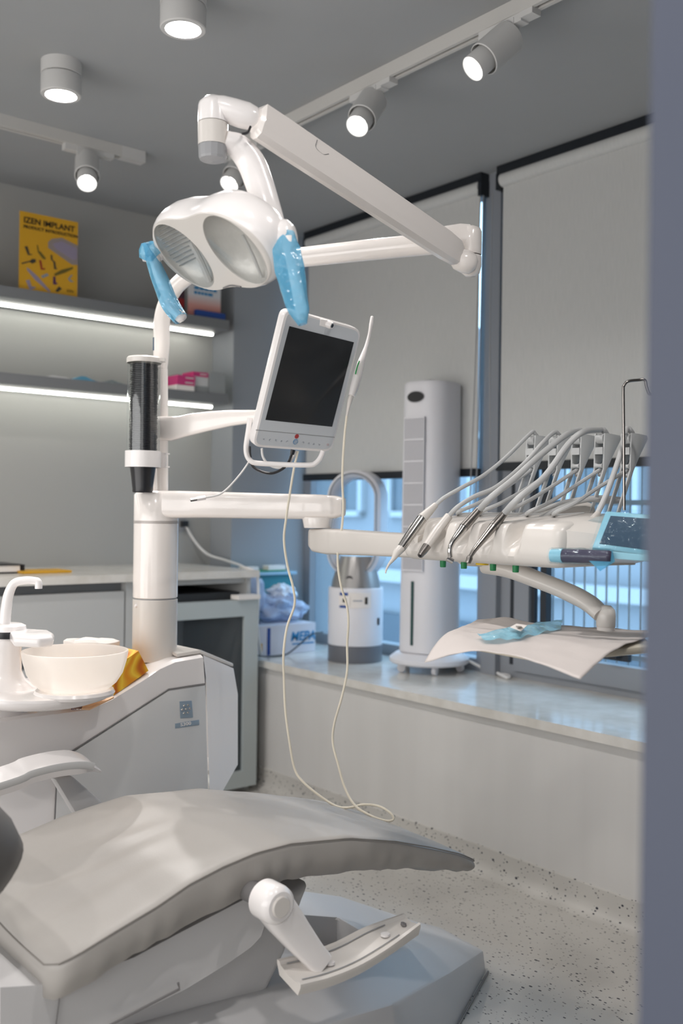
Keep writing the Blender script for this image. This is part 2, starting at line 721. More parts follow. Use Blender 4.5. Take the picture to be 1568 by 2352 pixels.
# coved vinyl skirting below the dado
prof = [(0.0, 0.0), (-0.045, 0.0), (-0.022, 0.006), (-0.01, 0.02), (-0.006, 0.04), (-0.006, 0.085), (0, 0.088)]
bm = bm_new()
loft(bm, [[(XS + a, y, b) for a, b in prof] for y in (YF, YP)])
struct('baseboard_right', bm, M_floor)

# sill
bm = bm_new(); box(bm, (XS - 0.018, YF, SILL - 0.03), (XG + 0.02, YP, SILL), 0.003); struct('trim_1', bm, M_stone)


# ---- windows
def window(name, y0, y1, sash=False):
    o = bm_new()
    f = 0.05
    x0, x1 = XG, XG + 0.07
    box(o, (x0, y0, SILL), (x1, y0 + f, H), 0.004)
    box(o, (x0, y1 - f, SILL), (x1, y1, H), 0.004)
    box(o, (x0, y0 + f, SILL), (x1, y1 - f, SILL + f), 0.004)
    box(o, (x0, y0 + f, H - 0.05), (x1, y1 - f, H), 0.004)
    root = struct(name, o, M_frame)
    p = bm_new(); box(p, (x0 + 0.035, y0 + f, SILL + f), (x0 + 0.041, y1 - f, H - 0.05))
    struct('window_pane', p, M_pane, root)
    return root


w1 = window('window_1', 2.815, YP)
w2 = window('window_2', 0.9, 2.735)
bm = bm_new(); box(bm, (XG - 0.03, 2.735, SILL), (XG + 0.09, 2.815, H), 0.004); struct('trim_2', bm, M_frame)
# dark channel and sliding sash of the right window
bm = bm_new(); box(bm, (XG + 0.0, 2.655, SILL + 0.05), (XG + 0.03, 2.685, H - 0.05)); box(bm, (XG + 0.0, 2.56, SILL + 0.05), (XG + 0.02, 2.575, H - 0.05))
struct('window_channel', bm, M_framedark, w2)
bm = bm_new()
box(bm, (XG - 0.012, 2.58, SILL + 0.03), (XG + 0.03, 2.655, H - 0.05), 0.004)
box(bm, (XG - 0.012, 0.95, SILL + 0.03), (XG + 0.03, 2.58, SILL + 0.11), 0.004)
struct('window_sash', bm, M_frame, w2)
bm = bm_new()
box(bm, (XG - 0.004, 2.50, SILL + 0.11), (XG + 0.03, 2.53, H - 0.05), 0.002)
struct('window_gasket', bm, M_framedark, w2)
# latch on the sash
bm = bm_new()
c = onX(1415, 1510, XG - 0.02)
box(bm, c + Vector((0, -0.05, -0.012)), c + Vector((0.02, 0.06, 0.015)), 0.004)
box(bm, c + Vector((-0.03, -0.02, 0.0)), c + Vector((0.0, 0.03, 0.035)), 0.006)
struct('window_latch', bm, M_framedark, w2)

# ---- outdoor grille and building
g = thing('window_grille', 'thin vertical metal bars outside the right window', 'grille', (3.28, 1.6, 0.6))
gm = None
for i in range(34):
    y = 2.68 - i * 0.052
    if gm is None:
        b = bm_new(); lathe(b, [(0.0042, 0), (0.0042, 1.9)], (3.28, y, 0.6), n=8, cap=True)
        gm = bm_to_obj('bar', b, M_gray, g)
        gy = y
    else:
        c2 = gm.copy(); COL.objects.link(c2); c2.parent = g; c2.location = (0, y - gy, 0)
b = bm_new()
for z in (0.66, 1.25, 2.4):
    box(b, (3.272, 0.9, z), (3.288, 2.72, z + 0.02))
bm_to_obj('cross_rail', b, M_gray, g)

bd = thing('apartment_building', 'pale blue-grey building across the street beyond the windows', 'building', (9.5, 8, -6))
b = bm_new(); box(b, (9.5, -14, -6), (12, 30, 3.6)); bm_to_obj('wall', b, M_winebl, bd)
M_outframe = mat('outdoor_window_frame', (156, 160, 163), 0.6)
M_outpane = mat('outdoor_dark_glass', (76, 86, 94), 0.15)
M_outlow = mat('outdoor_lower_wall', (76, 84, 92), 0.9)
b = bm_new(); box(b, (9.32, -14, 0.25), (9.5, 30, 0.42)); box(b, (9.36, -14, -2.9), (9.5, 30, -2.75)); bm_to_obj('ledge', b, M_outframe, bd)
b = bm_new(); box(b, (9.40, -14, -2.6), (9.498, 30, -0.2)); bm_to_obj('lower_band', b, M_outlow, bd)
first = None
for fl in (1.15, -2.05):
    for k in range(18):
        y = -6 + k * 1.55
        if first is None:
            b = bm_new()
            for (a0, a1, c0, c1) in ((0, 1.0, 0, 0.08), (0, 1.0, 1.02, 1.1), (0, 0.08, 0, 1.1), (0.92, 1.0, 0, 1.1), (0.46, 0.54, 0, 1.1)):
                box(b, (9.40, y + a0, fl + c0), (9.497, y + a1, fl + c1))
            wf = bm_to_obj('window', b, M_outframe, bd)
            b = bm_new(); box(b, (9.46, y + 0.08, fl + 0.08), (9.499, y + 0.92, fl + 1.02)); wp = bm_to_obj('window_pane', b, M_outpane, wf)
            first = (y, fl)
        else:
            c2 = wf.copy(); COL.objects.link(c2); c2.parent = bd; c2.location = (0, y - first[0], fl - first[1])
            c3 = wp.copy(); COL.objects.link(c3); c3.parent = c2
bm = bm_new(); box(bm, (3.6, -20, -6.2), (40, 40, -6.0)); struct('ground', bm, mat('street_asphalt', (96, 100, 104), 0.9))

# ---- roller blinds
def blind(y0, y1, zb, label, railz):
    o = thing('roller_blind', label, 'blind', (3.02, (y0 + y1) / 2, zb), 'roller blinds')
    b = bm_new(); box(b, (3.0, y0, railz), (3.055, y1, H - 0.002), 0.004); bm_to_obj('headrail', b, M_blackrail, o)
    b = bm_new(); lathe(b, [(0.028, 0), (0.028, y1 - y0 - 0.03)], (3.022, y0 + 0.015, railz - 0.022), (0, 1, 0), n=24, cap=True); bm_to_obj('roller', b, M_blind, o)
    b = bm_new(); box(b, (3.019, y0 + 0.02, zb), (3.0215, y1 - 0.02, railz - 0.03)); bm_to_obj('fabric', b, M_blind, o)
    b = bm_new(); box(b, (3.006, y0 + 0.01, zb - 0.03), (3.034, y1 - 0.01, zb + 0.003), 0.004); bm_to_obj('bottom_bar', b, M_blackrail, o)
    b = bm_new(); box(b, (3.0, y0 - 0.002, railz - 0.06), (3.05, y0 + 0.016, railz + 0.004), 0.006); bm_to_obj('bracket', b, M_blackrail, o)
    b = bm_new(); box(b, (3.0, y1 - 0.014, railz - 0.06), (3.05, y1 + 0.004, railz + 0.004), 0.006); bm_to_obj('bracket', b, M_blackrail, o)
    return o


b1 = blind(2.80, 3.99, 1.392, 'grey roller blind behind the tower fan, lowered halfway over the left window', 2.565)
b2 = blind(0.88, 2.715, 1.412, 'wide grey roller blind over the right window above the barred glass', 2.565)
b = bm_new(); tube(b, [(3.0, 2.80, 2.5), (2.985, 2.80, 1.9), (2.975, 2.815, 1.25), (2.98, 2.83, 1.05), (2.985, 2.79, 1.3), (3.0, 2.785, 2.5)], 0.0025, n=6); bm_to_obj('bead_chain', b, M_gray, b1)
b = bm_new(); tube(b, [(3.0, 2.735, 2.5), (2.985, 2.725, 1.9), (2.975, 2.70, 1.25), (2.98, 2.69, 1.10)], 0.0025, n=6); bm_to_obj('bead_chain', b, M_gray, b2)

# ---- shelves with LED strips
def shelf(z, label):
    o = thing('wall_shelf', label, 'shelf', (0.4, 4.12, z))
    b = bm_new(); box(b, (XL, 4.0, z), (2.575, YN, z + 0.045), 0.002); bm_to_obj('board', b, M_shelf, o)
    b = bm_new(); box(b, (XL, 4.128, z - 0.010), (2.566, 4.142, z)); bm_to_obj('light_strip', b, M_led, o)
    return o


ZU, ZL = 2.062, 1.712
shelf(ZU, 'upper grey wall shelf with a lit strip, carrying the yellow brochure')
shelf(ZL, 'lower grey wall shelf with a lit strip, carrying the pink boxes')

# ---- ceiling lamps
def area(name, loc, size, power, parent, spread=math.radians(150)):
    l = bpy.data.lights.new(name, 'AREA')
    l.shape = 'DISK'; l.size = size; l.energy = power; l.color = LIGHT_COL; l.spread = spread
    o = bpy.data.objects.new(name, l); COL.objects.link(o)
    o.parent = parent; o.location = Vector(loc) - BASE[parent]
    return o


def downlight(x, y, label):
    o = thing('ceiling_downlight', label, 'ceiling lamp', (x, y, H - 0.104), 'surface-mounted ceiling downlights')
    b = bm_new(); lathe(b, [(0.0, 0.104), (0.062, 0.104), (0.062, 0.064), (0.058, 0.0625)], (x, y, H - 0.104), n=40); bm_to_obj('mounting_can', b, M_spot, o)
    b = bm_new(); lathe(b, [(0.052, 0.066), (0.052, 0.058)], (x, y, H - 0.104), n=40); bm_to_obj('shadow_gap', b, M_dark, o)
    b = bm_new(); lathe(b, [(0.0, 0.06), (0.0605, 0.06), (0.0615, 0.057), (0.0615, 0.003), (0.059, 0.0), (0.048, 0.0), (0.045, 0.012)], (x, y, H - 0.104), n=40); bm_to_obj('lamp_body', b, M_spot, o)
    b = bm_new(); lathe(b, [(0.0, 0.010), (0.0465, 0.010)], (x, y, H - 0.104), n=40); bm_to_obj('lens', b, M_lamp_on, o)
    area('downlight_glow', (x, y, H - 0.104 + 0.005), 0.088, P_DOWN, o)
    return o


downlight(1.288, 2.98, 'round ceiling downlight left of the dental lamp, shown whole')
downlight(1.358, 2.355, 'round ceiling downlight cut off by the top edge of the picture')
for x, y, l_ in ((0.1, 2.6, 'left of the picture, near the back shelves'), (0.35, 0.9, 'above the head of the chair'), (1.35, 0.75, 'above the console side'), (-0.9, 1.5, 'by the left wall')):
    downlight(x, y, 'added fill downlight outside the view, ' + l_)  # unseen downlights, added as extra fill for the room

# track rails
tr = thing('lighting_track', 'long white ceiling track with three spots above the window side', 'track', (2.075, 1.6, 2.555))
b = bm_new(); box(b, (2.058, -0.4, 2.558), (2.070, 3.26, H)); box(b, (2.084, -0.4, 2.558), (2.096, 3.26, H)); box(b, (2.070, -0.4, 2.585), (2.084, 3.26, H), 0); bm_to_obj('rail', b, M_track, tr)
b = bm_new(); box(b, (2.0575, 3.26, 2.556), (2.0965, 3.30, H), 0.003); bm_to_obj('end_cap', b, M_spot, tr)
tl = thing('lighting_track', 'short white ceiling track at the left with one spot', 'track', (0.6, 3.52, 2.555))
b = bm_new(); box(b, (-1.5, 3.502, 2.558), (1.76, 3.514, H)); box(b, (-1.5, 3.528, 2.558), (1.76, 3.54, H)); box(b, (-1.5, 3.514, 2.585), (1.76, 3.528, H)); bm_to_obj('rail', b, M_track, tl)
b = bm_new(); box(b, (1.76, 3.50, 2.556), (1.86, 3.542, H), 0.003); bm_to_obj('end_cap', b, M_spot, tl)


def spot(p, along, aim, label, power, cone=78):
    """p: point on the rail's underside; along: rail direction; aim: direction the lamp looks"""
    p = Vector(p); a = Vector(along).normalized(); s = Vector((a.y, -a.x, 0))
    o = thing('track_spotlight', label, 'spotlight', p, 'track spotlights')
    b = bm_new()
    mt = Matrix((a, s, Vector((0, 0, 1)))).transposed().to_4x4(); mt.translation = p
    box(b, (-0.095, -0.016, -0.022), (0.06, 0.016, 0.004), 0.004, mtx=mt)
    box(b, (0.055, -0.018, -0.016), (0.10, 0.018, 0.006), 0.004, mtx=mt)
    box(b, (-0.05, 0.012, -0.034), (0.035, 0.018, -0.005), 0.002, mtx=mt)
    bm_to_obj('track_adapter', b, M_spot, o)
    b = bm_new(); lathe(b, [(0.013, 0.0), (0.013, 0.03)], p + Vector((0, 0, -0.05)), n=16, cap=True); bm_to_obj('swivel', b, M_spot, o)
    d = Vector(aim).normalized()
    top = p + Vector((0, 0, -0.045)) - d * 0.012
    R0 = 0.046
    b = bm_new(); lathe(b, [(0.0, 0), (R0 - 0.004, 0.0), (R0, 0.004), (R0, 0.112), (R0 - 0.003, 0.114), (R0 - 0.004, 0.108), (R0 - 0.004, 0.06), (0, 0.06)], top, d, n=36); bm_to_obj('housing', b, M_spot, o)
    r1 = 0.036
    b = bm_new(); lathe(b, [(r1 - 0.002, 0.065), (r1, 0.07), (r1, 0.158), (r1 - 0.001, 0.160), (r1 - 0.002, 0.158)], top, d, n=36); bm_to_obj('snoot', b, M_spot, o)
    b = bm_new(); lathe(b, [(r1 - 0.002, 0.158), (0.020, 0.128)], top, d, n=36); bm_to_obj('reflector', b, M_cone, o)
    b = bm_new(); lathe(b, [(0.020, 0.128), (0.012, 0.12)], top, d, n=24); bm_to_obj('lens_rim', b, M_lens, o)
    b = bm_new(); lathe(b, [(0.0, 0.122), (0.0125, 0.1205)], top, d, n=24); bm_to_obj('light_source', b, M_lamp_core, o)
    l = bpy.data.lights.new('spot_beam', 'SPOT'); l.energy = power; l.color = LIGHT_COL; l.spot_size = math.radians(cone); l.spot_blend = 0.35; l.shadow_soft_size = 0.012
    lo = bpy.data.objects.new('spot_beam', l); COL.objects.link(lo); lo.parent = o
    lo.location = top + d * 0.165 - p
    lo.rotation_euler = (-d).to_track_quat('Z', 'Y').to_euler()
    return o


def aimed(px, py, hx, hy):
    """aim of a spot whose adapter is seen at px,py and whose mouth is seen at hx,hy"""
    pass


spot((2.077, 1.845, 2.558), (0, -1, 0), (-0.72, 0.24, -0.72), 'nearest spotlight on the long ceiling track, at the upper right', P_SPOT)
spot((2.077, 2.41, 2.558), (0, -1, 0), (-0.62, -0.24, -0.75), 'middle spotlight on the long ceiling track, above the lamp arm', P_SPOT)
spot((2.077, 3.13, 2.558), (0, -1, 0), (-0.60, -0.20, -0.75), 'far spotlight on the long ceiling track, seen behind the dental lamp yoke', P_SPOT)
spot((1.63, 3.521, 2.558), (1, 0, 0), (-0.27, -0.56, -0.74), 'single spotlight on the short left ceiling track', P_SPOT * 3.4, 36)

# ---- counter and cabinets
CZ = 0.952
ct = thing('countertop', 'pale quartz worktop along the back wall below the shelves', 'countertop', (0.4, 3.9, CZ - 0.03))
b = bm_new(); box(b, (XL + 0.002, 3.595, CZ - 0.03), (2.487, YN - 0.001, CZ), 0.003); bm_to_obj('slab', b, M_counter, ct)
cb = thing('drawer_cabinet', 'grey cabinet with two wide drawers below the worktop', 'cabinet', (1.0, 3.9, 0))
b = bm_new(); box(b, (XL + 0.002, 3.66, 0.001), (1.862, YN - 0.002, CZ - 0.032)); bm_to_obj('carcass', b, M_shelf, cb)
b = bm_new(); box(b, (1.862, 3.62, 0.001), (1.902, YN - 0.002, CZ - 0.032)); bm_to_obj('side_panel', b, M_cab, cb)
DR = [(0.645, 0.885), (0.36, 0.605), (0.06, 0.33)]
for z0, z1 in DR:
    b = bm_new(); box(b, (0.9, 3.62, z0), (1.855, 3.66, z1), 0.002); bm_to_obj('drawer', b, M_cab, cb)
    b = bm_new(); box(b, (-0.1, 3.62, z0), (0.895, 3.66, z1), 0.002); bm_to_obj('drawer', b, M_cab, cb)
gc = thing('glass_door_cabinet', 'low cabinet with a mint-framed glass door at the corner', 'cabinet', (2.2, 3.9, 0))
b = bm_new()
box(b, (1.904, 3.66, 0.0), (1.915, YN, CZ - 0.032)); box(b, (2.44, 3.62, 0.0), (2.458, YN, CZ - 0.032)); box(b, (1.915, YN - 0.02, 0), (2.44, YN, CZ - 0.032)); box(b, (1.915, 3.66, 0.0), (2.44, YN - 0.02, 0.05))
box(b, (1.915, 3.64, CZ - 0.055), (2.44, YN - 0.02, CZ - 0.034)); bm_to_obj('carcass', b, M_cab, gc)
b = bm_new(); box(b, (1.93, 3.70, 0.42), (2.44, YN - 0.03, 0.435)); bm_to_obj('inner_shelf', b, M_cab, gc)
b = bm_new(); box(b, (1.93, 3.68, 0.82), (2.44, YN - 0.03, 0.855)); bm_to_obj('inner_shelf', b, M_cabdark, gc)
b = bm_new()
x0, x1, z0, z1 = 1.93, 2.462, 0.03, 0.83
for a in ((x0, z0, x0 + 0.07, z1), (x1 - 0.07, z0, x1, z1), (x0 + 0.07, z1 - 0.07, x1 - 0.07, z1), (x0 + 0.07, z0, x1 - 0.07, z0 + 0.07)):
    box(b, (a[0], 3.565, a[1]), (a[2], 3.60, a[3]), 0.002)
dr = bm_to_obj('door', b, M_glassdoor, gc)
b = bm_new(); box(b, (x0 + 0.07, 3.58, z0 + 0.07), (x1 - 0.07, 3.586, z1 - 0.07)); bm_to_obj('door_glass', b, M_doorglass, dr)
b = bm_new(); box(b, (2.35, 3.55, z1 + 0.002), (2.462, 3.61, z1 + 0.02), 0.003); bm_to_obj('door_handle', b, M_paperwhite, dr)

# appliance seen inside the glass cabinet
ap = thing('sterilising_pot', 'small round white appliance inside the glass-door cabinet', 'appliance', (2.22, 3.93, 0.435))
b = bm_new(); lathe(b, [(0, 0.06), (0.10, 0.06), (0.11, 0.07), (0.11, 0.10), (0.10, 0.11), (0, 0.11)], (2.2, 3.9, 0.435), n=30); bm_to_obj('base', b, M_face, ap)
b = bm_new(); lathe(b, [(0.075, 0.11), (0.078, 0.30), (0.06, 0.33), (0, 0.335)], (2.2, 3.9, 0.435), n=30); bm_to_obj('body', b, M_face, ap)
for k in range(3):
    b = bm_new(); lathe(b, [(0.014, 0.0), (0.016, 0.06)], (2.2 + 0.08 * math.cos(k * 2.1 - 1.6), 3.9 + 0.08 * math.sin(k * 2.1 - 1.6), 0.435), n=12, cap=True); bm_to_obj('foot', b, M_face, ap)

# ---- things on the counter
nb = thing('ring_binder', 'black-edged binder lying at the left end of the worktop', 'binder', onZ(30, 1316, CZ))
x, y = onZ(30, 1316, CZ)[:2]
b = bm_new(); box(b, (x - 0.42, y - 0.03, CZ + 0.001), (x + 0.03, y + 0.18, CZ + 0.005), 0.001); box(b, (x - 0.42, y - 0.03, CZ + 0.032), (x + 0.02, y + 0.18, CZ + 0.036), 0.001); box(b, (x + 0.022, y - 0.03, CZ + 0.001), (x + 0.035, y + 0.18, CZ + 0.034), 0.004)
bm_to_obj('cover', b, M_dark, nb)
b = bm_new(); box(b, (x - 0.42, y - 0.025, CZ + 0.006), (x + 0.018, y + 0.175, CZ + 0.031)); bm_to_obj('pages', b, M_paperwhite, nb)
x, y = onZ(110, 1317, CZ)[:2]
b = bm_new(); box(b, (x - 0.10, y, CZ + 0.001), (x + 0.10, y + 0.14, CZ + 0.010), 0.002); o = bm_to_obj('folder', b, M_yellow); tag(o, 'yellow folder lying on the worktop beside the binder', 'folder')

# ---- yellow brochure
c0 = Vector((1.573, 4.03, ZU + 0.045)); bw, bh = 0.253, 0.325
bk = thing('product_brochure', 'yellow implant brochure standing on the upper shelf', 'brochure', c0)
b = bm_new(); box(b, c0, c0 + Vector((bw, 0.008, bh)), 0.0006); bm_to_obj('cover', b, M_yellow, bk)
X_, Z_ = Vector((1, 0, 0)), Vector((0, 0, 1))
fy = Vector((0, -0.0015, 0))
text('IZEN IMPLANT', 0.0335, M_ink, bk, c0 + Vector((0.014, -0.001, bh - 0.045)), X_, Z_, bold=0.0006, sx=1.02)
text('PRODUCT INTRODUCTION', 0.0178, M_ink, bk, c0 + Vector((0.014, -0.001, bh - 0.068)), X_, Z_, bold=0.0003, sx=1.05)
text('IZEN', 0.014, M_ink, bk, c0 + Vector((0.205, -0.001, 0.022)), X_, Z_)


def inkshape(pts, m, name='printed_picture', lift=0.001):
    b = bm_new()
    # pts in crop coordinates of the cover (0..1568 x, 0..1725 y over 200x220 px): cover spans 330..1355, 155..1600
    P = []
    for x, y in pts:
        u = (x - 330) / 1025.0
        top = 155 + 40 * u; bot = 1440 + 165 * u
        P.append(c0 + Vector((u * bw, -lift, bh * (1 - (y - top) / (bot - top)))))
    prism(b, P, (0, 0.0006, 0))
    bm_to_obj(name, b, m, bk, smooth=False)


M_pg = mat('printed_grey', (150, 138, 134), 0.5); M_pl = mat('printed_lilac', (150, 140, 160), 0.5); M_pr = mat('printed_red', (150, 40, 40), 0.5); M_pv = mat('printed_violet', (84, 50, 86), 0.5); M_po = mat('printed_olive', (110, 96, 40), 0.5); M_pd = mat('printed_dark', (70, 66, 54), 0.5)
inkshape([(820, 620), (880, 560), (1060, 520), (1355, 630), (1355, 985), (1250, 985), (820, 720)], M_pg)
inkshape([(900, 640), (1060, 580), (1340, 690), (1340, 880), (1270, 900), (950, 720)], M_pl, lift=0.0018)
for pts, m_ in ((((410, 735), (460, 725), (500, 850), (540, 850), (540, 865), (470, 870)), M_pd), (((620, 690), (640, 690), (660, 790), (690, 800), (780, 900), (770, 930), (720, 910), (640, 810)), M_po),
                (((665, 945), (700, 945), (720, 1050), (720, 1080), (770, 1075), (770, 1100), (700, 1105)), M_pr), (((865, 840), (895, 840), (900, 920), (950, 960), (965, 1060), (990, 1085), (930, 1085), (915, 960), (870, 920)), M_pd),
                (((360, 1005), (510, 960), (540, 930), (600, 930), (610, 980), (550, 1010), (500, 985), (370, 1025)), M_pd), (((450, 1075), (510, 1110), (650, 1230), (870, 1470), (850, 1490), (600, 1280), (460, 1120)), M_pl),
                (((700, 1210), (810, 1160), (835, 1200), (730, 1250)), M_greyprint), (((930, 1170), (1060, 1090), (1270, 1025), (1270, 1060), (1130, 1140), (950, 1205)), M_po), (((915, 1215), (955, 1215), (965, 1320), (1005, 1335), (960, 1360), (915, 1350)), M_pv),
                (((440, 1290), (500, 1275), (540, 1390), (610, 1400), (600, 1420), (510, 1450)), M_pl), (((955, 1470), (1020, 1385), (1075, 1430), (1000, 1490)), M_pd), (((1180, 1250), (1230, 1180), (1270, 1170), (1210, 1250), (1290, 1300), (1230, 1305)), M_greyprint)):
    inkshape(pts, m_)

# ---- white and blue leaflet + blue booklet at the shelf's right end
c1 = Vector((2.37, 4.03, ZU + 0.045))
lf = thing('clinic_leaflet', 'pale leaflet with blue print at the right end of the upper shelf', 'leaflet', c1)
b = bm_new(); box(b, c1, c1 + Vector((0.175, 0.006, 0.25)), 0.0006); bm_to_obj('cover', b, M_gradcover, lf)
for i, (n_, w_) in enumerate(((0.150, 0.098), (0.128, 0.115), (0.106, 0.075))):
    b = bm_new()
    xx = 0.03
    while xx < 0.03 + w_:
        L_ = random.uniform(0.012, 0.026)
        box(b, c1 + Vector((xx, -0.0012, n_)), c1 + Vector((xx + L_, -0.0002, n_ + 0.013)))
        xx += L_ + 0.004
    bm_to_obj('printed_line', b, M_blueb, lf, smooth=False)
b = bm_new(); box(b, (2.40, 4.01, ZU + 0.046), (2.56, 4.028, ZU + 0.075), 0.001); o = bm_to_obj('booklet', b, M_navy); tag(o, 'small navy booklet lying in front of the pale leaflet', 'booklet')
b = bm_new(); box(b, (2.315, 4.06, ZU + 0.0455), (2.368, 4.10, ZU + 0.165), 0.001)
o = bm_to_obj('product_box', b, mat('dark_plum_box', (74, 52, 62), 0.5)); tag(o, 'small dark box behind the lamp post on the upper shelf', 'box')
b = bm_new(); box(b, (2.318, 4.0585, ZU + 0.085), (2.365, 4.0595, ZU + 0.125)); bm_to_obj('label', b, M_pr, o); 

# ---- cartons on the lower shelf
ZB = ZL + 0.045


def carton(name, x0, x1, z0, z1, m, label, y=4.02, d=0.10, cap=None):
    b = bm_new(); box(b, (x0, y, z0), (x1, y + d, z1), 0.001); o = bm_to_obj(name, b, m)
    tag(o, label, 'box', 'cartons on the lower shelf')
    if cap:
        b = bm_new(); box(b, (x0 + (x1 - x0) * 0.45, y - 0.001, z0 + (z1 - z0) * 0.35), (x1 - 0.008, y - 0.0002, z1 - (z1 - z0) * 0.35)); bm_to_obj('printed_line', b, M_gradcover, o)
    return o


carton('carton', 2.300, 2.392, ZB + 0.024, ZB + 0.046, M_pink, 'lower of the two pink cartons at the left of the lower shelf stack', 4.0, cap=1)
carton('carton', 2.302, 2.394, ZB + 0.0465, ZB + 0.068, M_pink, 'upper of the two pink cartons at the left of the lower shelf stack', 4.0, cap=1)
carton('carton', 2.295, 2.39, ZB + 0.0005, ZB + 0.023, M_paperwhite, 'cream carton under the two pink cartons', 4.0)
carton('carton', 2.395, 2.475, ZB + 0.073, ZB + 0.094, M_pink, 'single pink carton on top of the pale grey one', 4.02, cap=1)
carton('carton', 2.396, 2.476, ZB + 0.0305, ZB + 0.0725, M_ltgray, 'pale grey carton under the topmost pink carton', 4.02)
carton('carton', 2.396, 2.476, ZB + 0.0005, ZB + 0.030, M_greycarton, 'mid grey carton at the bottom of the right stack', 4.02)
carton('carton', 2.478, 2.562, ZB + 0.0005, ZB + 0.100, M_greycarton, 'tall grey carton at the right end of the lower shelf', 4.01)
for i, (x, l, z) in enumerate(((1.86, 0.12, 0.004), (2.0, 0.10, 0.008), (1.74, 0.10, 0.003))):
    b = bm_new()
    n = 7
    rings = []
    for k in range(n):
        u = k / (n - 1)
        rings.append([(x - l / 2 + l * u, 4.01 + 0.07 * a, ZB + 0.001 + (0.022 if c_ else 0.0) * (math.sin(PI * u) * (0.6 + 0.3 * math.sin(5 * u + i)))) for a, c_ in ((0, 0), (1, 0), (1, 1), (0.5, 1), (0, 1))])
    loft(b, rings)
    o = bm_to_obj('instrument_pouch', b, [M_filmthin, M_clearfilm, M_ltgray][i % 3])
    tag(o, ['crumpled blue-tinted sachet on the lower shelf', 'clear crinkled sachet right of the blue-tinted one on the lower shelf', 'flat pale sachet left of the blue-tinted one on the lower shelf'][i], 'sachet', 'sachets on the lower shelf')

# ================================================================== WINDOW SILL
# bladeless fan
fc = onZ(815, 1516, SILL)
fn = thing('bladeless_fan', 'white and silver bladeless fan with an oval ring on the sill', 'fan', fc)
fx = Vector((fc.x, fc.y, SILL))
b = bm_new(); lathe(b, [(0, 0.0), (0.118, 0.0), (0.120, 0.004), (0.120, 0.07), (0.116, 0.073), (0, 0.073)], fx, n=48); bm_to_obj('base', b, M_fangrey, fn)
b = bm_new(); lathe(b, [(0, 0.073), (0.119, 0.074), (0.121, 0.08), (0.121, 0.318), (0.117, 0.324), (0, 0.324)], fx, n=48); bm_to_obj('filter_drum', b, M_fan, fn)
b = bm_new(); lathe(b, [(0.110, 0.324), (0.105, 0.35), (0.085, 0.42), (0.07, 0.46), (0, 0.46)], fx, n=48); bm_to_obj('collar', b, M_fansilver, fn)
# face direction of the ring
fd = Vector((-0.80, -0.60, 0)).normalized(); fs = Vector((-fd.y, fd.x, 0)); 
fd = -(FW * 0.95 + RT * 0.30).normalized(); fs = Vector((-fd.y, fd.x, 0))


def loop_ring(rw, hh, off_, cz):
    pts = []
    for k in range(56):
        a = 2 * PI * k / 56
        cx_ = math.cos(a); sz = math.sin(a)
        pts.append(fx + fs * (rw * cx_) + fd * off_ + Vector((0, 0, cz + (hh if sz > 0 else -hh) + rw * sz)))
    return pts


CZf, HHf = 0.60, 0.115
for nm, prof_, m_ in (('ring_shell', [(0.108, 0.065), (0.122, 0.05), (0.125, -0.06), (0.118, -0.085), (0.104, -0.09)], M_fan), ('ring_lining', [(0.104, 0.064), (0.092, 0.045), (0.088, -0.05), (0.098, -0.088)], M_fan), ('ring_rim', [(0.104, 0.064), (0.106, 0.070), (0.110, 0.064)], M_fansilver)):
    b = bm_new(); loft(b, [loop_ring(r_, HHf, o_, CZf) for r_, o_ in prof_], cap=False); bm_to_obj(nm, b, m_, fn)
b = bm_new(); p = onY(770, 1378, fx.y - 0.08)
for k, (a0, a1, m_, nm) in enumerate(((-0.62, -0.30, M_navy, 'label'), (-0.28, 0.55, M_paperwhite, 'label'))):
    b = bm_new()
    rings = []
    vdir = -FW
    for u in np.linspace(a0, a1, 9):
        d = (vdir * math.cos(u) + RT * math.sin(u)).normalized()
        rings.append([fx + d * 0.1215 + Vector((0, 0, 0.240)), fx + d * 0.1215 + Vector((0, 0, 0.306)), fx + d * 0.1228 + Vector((0, 0, 0.306)), fx + d * 0.1228 + Vector((0, 0, 0.240))])
    loft(b, rings); o = bm_to_obj(nm, b, m_, fn)
for a0, m_, w_, h_ in ((-0.42, M_paperwhite, 0.026, 0.042), (-0.42, M_ink, 0.008, 0.016), (0.36, M_ink, 0.006, 0.03), (0.05, M_greyprint, 0.02, 0.004), (0.93, M_dark, 0.006, 0.03)):
    d = (-FW * math.cos(a0) + RT * math.sin(a0)).normalized(); s_ = Vector((-d.y, d.x, 0))
    q = fx + d * (0.1232 if m_ is M_paperwhite else 0.1245) + Vector((0, 0, 0.272 if a0 < 0.9 else 0.18))
    b = bm_new(); prism(b, [q - s_ * w_ - Z_ * h_ * 0.5, q + s_ * w_ - Z_ * h_ * 0.5, q + s_ * w_ + Z_ * h_ * 0.5, q - s_ * w_ + Z_ * h_ * 0.5], -d * 0.002); bm_to_obj('printed_mark', b, m_, fn)
d = (-FW * 0.93 - RT * 0.30).normalized()
b = bm_new(); lathe(b, [(0, 0.012), (0.016, 0.012), (0.018, 0)], fx + d * 0.088 + Vector((0, 0, 0.362)), d, n=20); bm_to_obj('display', b, M_dark, fn)

# tower fan
tc_ = onZ(985, 1540, SILL); tx = Vector((tc_.x, tc_.y, SILL))
tf = thing('tower_fan', 'tall white tower fan on castors in front of the left blind', 'fan', tc_)
b = bm_new(); lathe(b, [(0, 0.035), (0.158, 0.035), (0.165, 0.042), (0.165, 0.056), (0.14, 0.075), (0.11, 0.085), (0, 0.085)], tx, n=48); bm_to_obj('base', b, M_fan, tf)
fdir = (-FW * 0.75 - RT * 0.66).normalized(); fsd = Vector((-fdir.y, fdir.x, 0))


